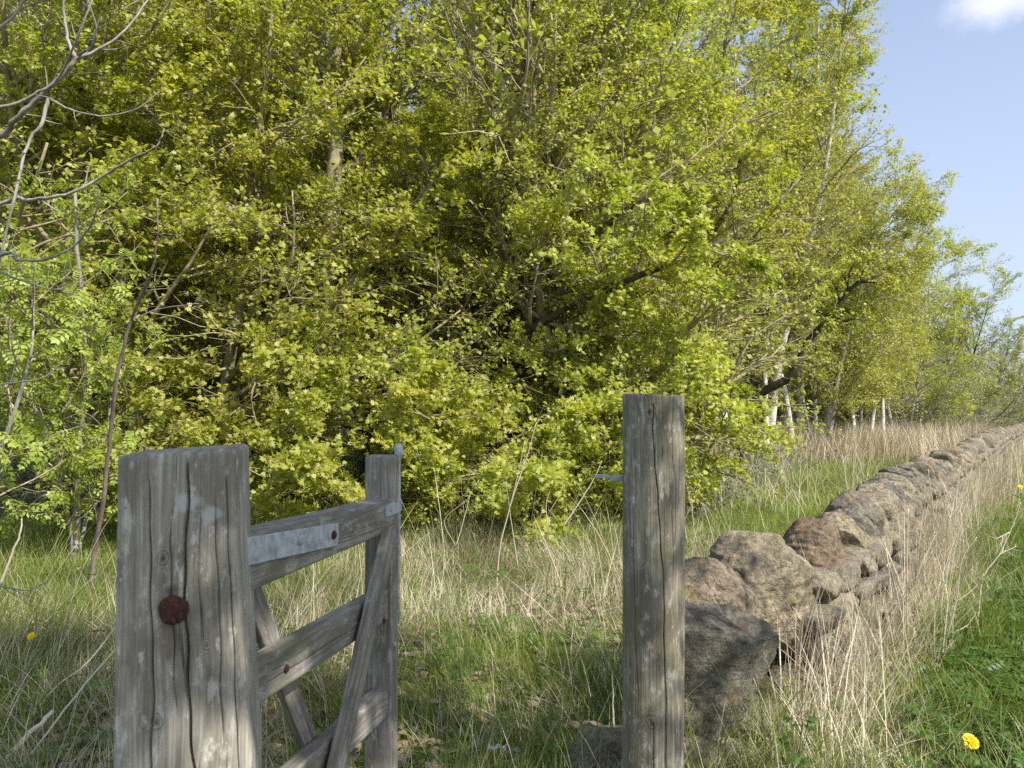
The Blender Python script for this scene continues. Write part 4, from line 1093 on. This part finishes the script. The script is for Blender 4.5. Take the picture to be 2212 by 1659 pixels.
# ------------------------------------------------------------------ grass, straw, litter (stuff)
def blades(pos, L, Wd, lean, az, rng, rows=4, droop=.6, twist=.0):
    N = len(pos); t = np.linspace(0, 1, rows); dirH = np.stack([np.cos(az), np.sin(az), np.zeros(N)], -1)
    up = np.array([0, 0, 1.])
    th = lean[:, None] + (t[None] * droop * rng.uniform(.3, 1.6, (N, 1)))           # angle from vertical along the blade
    seg = (L / (rows - 1))[:, None]
    dx = np.sin(th) * seg; dz = np.cos(th) * seg
    X = np.concatenate([np.zeros((N, 1)), np.cumsum(dx[:, :-1], 1)], 1); Zz = np.concatenate([np.zeros((N, 1)), np.cumsum(dz[:, :-1], 1)], 1)
    Cn = pos[:, None] + X[..., None] * dirH[:, None] + Zz[..., None] * up
    wa = az + math.pi / 2 + rng.normal(0, .8, N); wd = np.stack([np.cos(wa), np.sin(wa), np.zeros(N)], -1)
    wt = np.linspace(1, .35, rows) ** .8; wt[-1] = .0
    half = Wd[:, None] * .5 * wt[None]
    Lf = Cn - half[..., None] * wd[:, None]; Rt = Cn + half[..., None] * wd[:, None]
    V = np.concatenate([np.stack([Lf[:, :-1], Rt[:, :-1]], 2).reshape(N, -1, 3), Cn[:, -1:]], 1); k = V.shape[1]
    base = (np.arange(N) * k)[:, None]
    Qs = [base + np.array([[2 * i, 2 * i + 1, 2 * i + 3, 2 * i + 2]]) for i in range(rows - 2)]
    Tt = base + np.array([[2 * (rows - 2), 2 * (rows - 2) + 1, k - 1]])
    return V.reshape(-1, 3), np.concatenate(Qs), Tt

GATE_A, GATE_B = np.array([-.5, 1.5]), np.array([-.3, 2.5])
def field(n, dmin, dmax, rng, umin=-160, umax=2380, power=1.0):
    """random ground points in the view wedge; power 1: uniform per area, larger: fewer far away"""
    if power == 1.0: d = np.sqrt(rng.uniform(dmin ** 2, dmax ** 2, n))
    else: e = 2 - power + 1e-9; d = (rng.uniform(dmin ** e, dmax ** e, n)) ** (1 / e)
    u = rng.uniform(umin, umax, n); x = (u - CX) / F * d
    return x, d
def clearw(x, y, m=.24): return (np.abs((x - wall_x(y))) * .86 > m) | (y < 3.3)
def dens_green(x, y):
    dw = x - wall_x(y)
    path = np.exp(-((x - .0) / .7) ** 2) * sst(5.2, 3.6, y)
    strawband = sst(4.3, 5.2, y) * sst(9.0, 7.0, y) * (x < wall_x(y)) * (x > -1.6)
    fieldg = sst(8.8, 10.5, y) * (dw < -.5)
    rightg = sst(.55, 1.2, dw) * .55
    leftg = (x < -1.4) * sst(4.2, 5.4, y)
    base = .6 + .5 * path + .9 * fieldg + .8 * rightg + .5 * leftg - .32 * strawband
    base = base * (.55 + .9 * fbm(x, y, .9, 21)) 
    base = base - .55 * sst(.3, .0, np.abs(np.abs(dw) - .35)) * (y > 3.2)
    wood = sst(0, 1.5, 3.6 + (y - 10.5) * .42 - x) * sst(8.8, 10.4, y)
    return np.clip(base * (1 - .86 * wood), 0, 1)
def dens_straw(x, y):
    dw = x - wall_x(y)
    wallr = np.exp(-((dw - .50) / .28) ** 2) * 1.3 + .16 * sst(2.6, .9, dw) * (dw > 0)
    walll = np.exp(-((dw + .6) / .4) ** 2) * .35
    band = sst(4.0, 5.0, y) * sst(9.2, 7.2, y) * (dw < 0) * (x > -1.7) * 1.15
    far = .22 * sst(9, 12, y) * (dw < 0) + .9 * sst(19, 22, y) * sst(31, 26, y) * (dw < -.5)
    left = (x < -.75) * sst(6.0, 4.8, y) * .6
    base = .03 + wallr + walll + band + far + left
    base = base * (.12 + 1.9 * sst(.34, .66, fbm(x, y, .6, 31)))
    wood = sst(0, 1.2, 3.6 + (y - 10.5) * .42 - x) * sst(8.8, 10.2, y) * sst(40, 20, y + 12)
    return np.clip(base * (1 - .8 * wood), 0, 1.3)

def grass():
    rng = np.random.default_rng(200)
    def batch(acc, n, dmin, dmax, dens, Lr, Wr, leanm, droop, power=1.0, rows=4, **kw):
        x, y = field(n, dmin, dmax, rng, power=power, **kw); q = (rng.random(n) < dens(x, y)) & clearw(x, y); x, y = x[q], y[q]; N = len(x)
        # gather into tussocks
        tx = (vn(x, y, .16, 40) - .5) * .10; ty = (vn(x, y, .16, 41) - .5) * .10; x = x + tx; y = y + ty
        hscale = .55 + .9 * fbm(x, y, .5, 44)
        L = rng.uniform(*Lr, N) * hscale; w = rng.uniform(*Wr, N)
        lean = np.abs(rng.normal(0, leanm, N)); az = rng.uniform(0, 2 * math.pi, N) * .6 + 6.28 * vn(x, y, .6, 47)
        acc.add(*blades(np.stack([x, y, gz(x, y) - .01], -1), L, w, lean, az, rng, rows, droop))
    g = Acc()
    short = lambda x, y: dens_green(x, y)
    batch(g, 210000, 2.2, 9, short, (.06, .20), (.002, .0042), .35, .9)
    batch(g, 26000, 2.2, 9, lambda x, y: dens_green(x, y) * sst(.5, .62, fbm(x, y, .45, 60)), (.22, .42), (.003, .0055), .25, .9, rows=5)
    # lush right foreground
    batch(g, 34000, 2.2, 8, lambda x, y: sst(.5, 1.1, x - wall_x(y)) * sst(.36, .56, fbm(x, y, .42, 90)), (.12, .34), (.003, .006), .3, .9, umin=1700, rows=4)
    o = g.obj('grass', M['grass']); tag(o, 'short green grass and tussocks around the gate and path', 'grass', kind='stuff')
    g = Acc()
    batch(g, 260000, 8, 24, short, (.08, .24), (.004, .008), .35, .8, power=1.5)
    batch(g, 70000, 24, 70, short, (.15, .35), (.012, .025), .3, .6, power=1.6, rows=3)
    o = g.obj('field_grass', M['field_grass']); tag(o, 'bright green grass of the field between wood and wall', 'grass', kind='stuff')
    s = Acc()
    batch(s, 150000, 2.3, 10, dens_straw, (.08, .32), (.0018, .0042), 1.45, .55, rows=5)      # matted
    batch(s, 5000, 2.6, 10, lambda x, y: dens_straw(x, y) ** 1.5 * .5, (.35, .85), (.003, .0058), 1.0, .35, rows=5)
    batch(s, 90000, 10, 34, dens_straw, (.2, .55), (.005, .010), .55, .8, power=1.6, rows=4)
    batch(s, 26000, 19, 32, lambda x, y: dens_straw(x, y), (.5, 1.1), (.008, .016), .3, .5, rows=4, umin=1500, umax=2150)
    # tall pale stems standing along the right foot of the wall
    batch(s, 42000, 2.9, 14, lambda x, y: np.exp(-((x - wall_x(y) - .46) / .17) ** 2) * sst(.30, .55, fbm(x, y, .45, 66)), (.30, .72), (.0026, .0058), .32, .45, umin=1550, rows=5)
    batch(s, 12000, 10, 40, lambda x, y: np.exp(-((x - wall_x(y) - .8) / .6) ** 2) * fbm(x, y, 1.2, 5), (.5, 1.0), (.006, .012), .25, .4, umin=1900, umax=2300, rows=4)
    o = s.obj('dry_grass', M['straw']); tag(o, 'pale dead grass lying matted and standing in tufts along the wall', 'grass', kind='stuff')
    # leaf litter
    x, y = field(26000, 2.4, 12, rng, power=1.3)
    q = clearw(x, y) & (rng.random(len(x)) < np.clip(.08 + .9 * sst(.5, .66, fbm(x, y, .7, 71)) * (x < wall_x(y)) + sst(9, 10, y), 0, 1)); x, y = x[q], y[q]; N = len(x)
    pos = np.stack([x, y, gz(x, y) + rng.uniform(.0, .035, N)], -1); a = rng.uniform(0, 6.28, N)
    V, Fc = leaves(pos, np.stack([np.cos(a), np.sin(a), rng.normal(0, .3, N)], -1), rng.normal(0, .45, (N, 3)) + [0, 0, 1], rng.uniform(.03, .075, N), OVATE, .5)
    lt = Acc(); lt.add(V, Fc); o = lt.obj('leaf_litter', M['litter']); tag(o, 'curled dead brown leaves scattered on the ground', 'leaves', kind='stuff')
    # herb layer on the right: small lobed leaves on short stalks, also sprinkled elsewhere
    x, y = field(110000, 2.3, 9, rng)
    dw = x - wall_x(y)
    q = (rng.random(len(x)) < sst(.7, 1.3, dw) * .95 * sst(.34, .50, fbm(x, y, .6, 81)) + .02 * (np.abs(dw) > .5)) & (x > -3.5); x, y = x[q], y[q]; N = len(x)
    pos = np.stack([x, y, gz(x, y) + rng.uniform(.02, .17, N)], -1); a = rng.uniform(0, 6.28, N)
    V, Fc = pinnate(pos, np.stack([np.cos(a), np.sin(a), rng.uniform(-.1, .6, N)], -1), rng.normal(0, .3, (N, 3)) + [0, 0, 1], rng.uniform(.05, .12, N), 4)
    hb = Acc(); hb.add(V, Fc); o = hb.obj('herb_cover', M['weed_leaf']); tag(o, 'low feathery green leaves growing through the grass right of the wall', 'plants', kind='stuff')
grass()

# ------------------------------------------------------------------ individual stems and small plants
def stalk(name, pts, r0, r1, label, mat='cane', cat='dry stalk', group='tall dead stems', sub=0, seed=1):
    return bare(name, [(p if isinstance(p, np.ndarray) else W(p), r0 * (1 if i == 0 else .7), r1) for i, p in enumerate(pts)], label, M[mat], sub, cat, seed, .12, group)
stalk('dry_reed', [[(1070, 1330, 6.0), (1078, 1200, 6.0), (1100, 1100, 6.0), (1140, 980, 6.0), (1158, 915, 6.0)], [(1100, 1100, 6.0), (1115, 1040, 6.0), (1133, 955, 6.0)]], .006, .002, 'tallest forked straw stem standing between gate and round post')
stalk('dry_reed', [[(1120, 1230, 6.3), (1105, 1130, 6.3), (1093, 1040, 6.3)]], .004, .0015, 'thin upright straw stem just left of the forked one')
stalk('dry_reed', [[(985, 1180, 6.6), (1000, 1130, 6.6), (1016, 1066, 6.6)], [(985, 1180, 6.6), (960, 1125, 6.6), (1003, 1084, 6.6)]], .004, .0015, 'split straw stem right behind the gate latch post')
stalk('dry_reed', [[(1215, 1140, 7.0), (1255, 1080, 7.0), (1285, 1030, 7.0), (1300, 995, 7.0)]], .006, .002, 'brown stem leaning right towards the metal catch')
stalk('dry_reed', [[(1185, 1150, 7.3), (1180, 1090, 7.3), (1195, 1040, 7.3)], [(1185, 1110, 7.3), (1212, 1060, 7.3), (1218, 1015, 7.3)]], .005, .0015, 'forked brown stem in shade left of the metal catch')
stalk('dry_reed', [[(1235, 1440, 4.3), (1260, 1380, 4.3), (1298, 1310, 4.3)]], .005, .002, 'pale short stick slanting up just left of the round post')
stalk('dry_reed', [[(1328, 1640, 3.1), (1325, 1540, 3.1), (1322, 1455, 3.1)]], .0045, .002, 'single upright straw at the foot of the round post')
stalk('dry_reed', [[(1850, 1424, 4.6), (1868, 1340, 4.6), (1895, 1260, 4.6)]], .004, .002, 'short pale straw on the right foot of the wall')
stalk('dead_weed', [[(2036, 1426, 4.4), (2050, 1360, 4.4), (2068, 1290, 4.4), (2078, 1210, 4.4), (2110, 1160, 4.4)], [(2066, 1300, 4.4), (2105, 1270, 4.4), (2125, 1240, 4.4)], [(2050, 1372, 4.4), (2090, 1350, 4.4), (2108, 1322, 4.4)]],
      .0045, .0018, 'pale branching dead weed stem nearest the wall on the right', seed=5, sub=3)
stalk('dead_weed', [[(2110, 1380, 4.7), (2115, 1310, 4.7), (2125, 1245, 4.7), (2160, 1195, 4.7), (2190, 1130, 4.7), (2205, 1085, 4.7)], [(2155, 1200, 4.7), (2195, 1180, 4.7)], [(2180, 1150, 4.7), (2150, 1165, 4.7)]],
      .0048, .0018, 'brown branching dead weed stem at the right frame edge', seed=6, sub=4)
stalk('dry_reed', [[(-20, 1668, 3.2), (60, 1590, 3.3), (115, 1535, 3.4)]], .013, .009, 'thick pale broken reed lying at the lower left corner')
stalk('dry_reed', [[(40, 1665, 3.1), (120, 1560, 3.2), (190, 1470, 3.3), (262, 1390, 3.4)]], .005, .003, 'long thin pale stem slanting up to the square post', )
stalk('dry_reed', [[(60, 1560, 3.6), (120, 1485, 3.8), (190, 1430, 4.0), (260, 1340, 4.2)]], .005, .0025, 'straw stem arching behind the yellow flower at left')
stalk('dry_reed', [[(0, 1265, 4.6), (25, 1200, 4.6), (44, 1150, 4.6), (47, 1120, 4.6)]], .008, .004, 'grey broken stick poking up at the left frame edge')
stalk('dry_reed', [[(1400, 1395, 4.5), (1530, 1240, 5.2), (1600, 1190, 5.6), (1668, 1170, 5.9)]], .006, .003, 'dark reddish stem slanting behind the pointed coping stone', 'sapling_bark')
rs = np.random.default_rng(17)
for i in range(26):   # tall seed stems in the field and along the wall
    if i < 16: u = rs.uniform(1490, 1900); d = rs.uniform(6.5, 15)
    else: d = rs.uniform(4.5, 15); u = CX + F * (float(wall_x(d)) + rs.uniform(.35, .9)) / d
    if i < 16 and (u - CX) / F * d > float(wall_x(d)) - .4: continue
    x = (u - CX) / F * d; z = float(gz(x, d)); h = rs.uniform(.55, 1.05); lx = rs.normal(.12, .16) * h
    pth = np.array([(x, d, z - .02), (x + lx * .3, d + .02, z + h * .5), (x + lx, d + .04, z + h)])
    stalk('seed_grass', [pth], .0032 + .0002 * d, .0015 + .0001 * d, 'single tall bleached grass stem standing above the dry grass', cat='grass stem', group='tall bleached grass stems', seed=i)

def dandelion(u, v, d, size, label, hgt, tilt=.5, seed=0):
    rng = np.random.default_rng(seed); c = at(u, v, d); r = empty('dandelion', (c[0], c[1], c[2] - hgt)); tag(r, label, 'flower')
    s = Acc(); P = spline([(0.02, .01, 0), (.005, .01, hgt * .5), (0, 0, hgt)], 8)[None]; s.add(*tubes(P, np.full((1, 8), .0022), 6)); s.obj('stem', M['stem'], r, True)
    lf = Acc(); m = 9; la = rng.uniform(0, 6.28, m); lf.add(*leaves(np.tile([.02, .01, .012], (m, 1)), np.stack([np.cos(la), np.sin(la), rng.uniform(.2, .8, m)], -1), rng.normal(0, .2, (m, 3)) + [0, 0, 1], rng.uniform(.08, .13, m), np.array([(.5, 0), (0, -.01), (.25, -.05), (.3, -.12), (.5, -.07), (.55, -.16), (.75, -.10), (.8, -.15), (1, 0), (.8, .15), (.75, .10), (.55, .16), (.5, .07), (.3, .12), (.25, .05)]), .3)); lf.obj('leaves', M['weed_leaf'], r)
    p = Acc(); n = 130; a = rng.uniform(0, 6.28, n); el = np.sqrt(rng.random(n)); L = size * (.5 - .0 * el) * (.55 + .5 * el)
    ang = (1 - el) * 1.1 + .1
    ax = np.stack([np.cos(a) * np.cos(ang), np.sin(a) * np.cos(ang), np.sin(ang)], -1)
    R = lambda V: V @ np.array([[1, 0, 0], [0, math.cos(tilt), -math.sin(tilt)], [0, math.sin(tilt), math.cos(tilt)]]).T
    ax = R(ax); nr = R(np.tile([0, 0, 1.], (n, 1)) + rng.normal(0, .2, (n, 3)))
    T = np.array([(.5, 0), (0, -.03), (.95, -.10), (1.0, -.05), (.97, 0), (1., .05), (.95, .10), (0, .03)])
    V, Fc = leaves(np.zeros((n, 3)) + [0, 0, hgt], ax, nr, L, T, 0.1); p.add(V, Fc); p.obj('bloom', M['yellow'], r)
dandelion(2096, 1602, 2.9, .056, 'large yellow dandelion in the grass at the lower right', .16, .75, 1)
dandelion(68, 1375, 4.3, .042, 'yellow dandelion on a long stalk at the left edge', .30, .8, 2)
dandelion(677, 1525, 4.2, .036, 'small yellow dandelion seen through the gate braces', .12, .8, 3)
dandelion(2204, 1052, 8.5, .05, 'distant yellow dandelion at the right frame edge', .14, .8, 4)

def weed(name, c, n, size, label, seed, tmpl=MAPLE, h=.12, spread=.09, mat='weed_leaf'):
    rng = np.random.default_rng(seed); r = empty(name, tuple(c)); tag(r, label, 'plant', 'leafy weeds in the grass')
    a = rng.uniform(0, 6.28, n); rad = spread * np.sqrt(rng.random(n)); hh = h * rng.uniform(.4, 1.1, n)
    tip = np.stack([np.cos(a) * rad, np.sin(a) * rad, hh], -1)
    P = np.stack([np.zeros((n, 3)), tip * [.4, .4, .6], tip], 1); s = Acc(); s.add(*tubes(P, np.full((n, 3), .0014), 4, False)); s.obj('stems', M['stem'], r, True)
    l = Acc(); l.add(*leaves(tip, np.stack([np.cos(a), np.sin(a), rng.normal(-.1, .2, n)], -1), rng.normal(0, .3, (n, 3)) + [0, -.3, 1], size * rng.uniform(.6, 1.1, n), tmpl, .25)); l.obj('leaves', M[mat], r)
def gp(u, v, dz=0): p = on_ground(u, v); return (p[0], p[1], float(gz(p[0], p[1])) + dz)
weed('leafy_weed', gp(1072, 1385), 16, .062, 'green lobed-leaf weed in the dead grass at centre', 1)
weed('leafy_weed', gp(1275, 1400), 12, .055, 'green lobed-leaf weed just left of the round post', 2)
weed('leafy_weed', gp(960, 1400), 8, .05, 'small green weed just right of the gate stile', 3)
weed('leafy_weed', gp(1150, 1215), 10, .06, 'upright yellowish seedling behind the straw at centre', 4, OVATE, .22, .05, 'maple_leaf')
weed('leafy_weed', gp(60, 1240), 18, .08, 'clump of weeds under the rowan at left', 5, OVATE)
th = at(1722, 1575, 2.75); weed('thistle', (th[0], th[1], th[2] - .22), 16, .038, 'dark green prickly thistle in straw at the lower right of the post', 6, MAPLE, .24, .05)
# scrap of white litter
def scrap():
    rng = np.random.default_rng(4); n = 9; g = np.linspace(-1, 1, n); X, Y = np.meshgrid(g, g); Z = np.array([[mnoise.noise(Vector((x * 1.6, y * 1.6, 3))) + .6 * mnoise.noise(Vector((x * 4, y * 4, 7))) for x in g] for y in g])
    V = np.stack([X * .034, Y * .030, Z * .028 + .02], -1).reshape(-1, 3); i = np.arange(n * n).reshape(n, n)
    Q = np.stack([i[:-1, :-1], i[:-1, 1:], i[1:, 1:], i[1:, :-1]], -1).reshape(-1, 4)
    V = np.vstack([V, V - [0, 0, .0015]]); Q = np.vstack([Q, Q[:, ::-1] + n * n])
    p = gp(1073, 1652); o = link('paper_scrap', mesh_np('paper_scrap', V, Q, M['white_scrap'])); o.location = (p[0], p[1], p[2] + .05)
    tag(o, 'crumpled white paper scrap in the grass at the bottom centre', 'litter')
scrap()
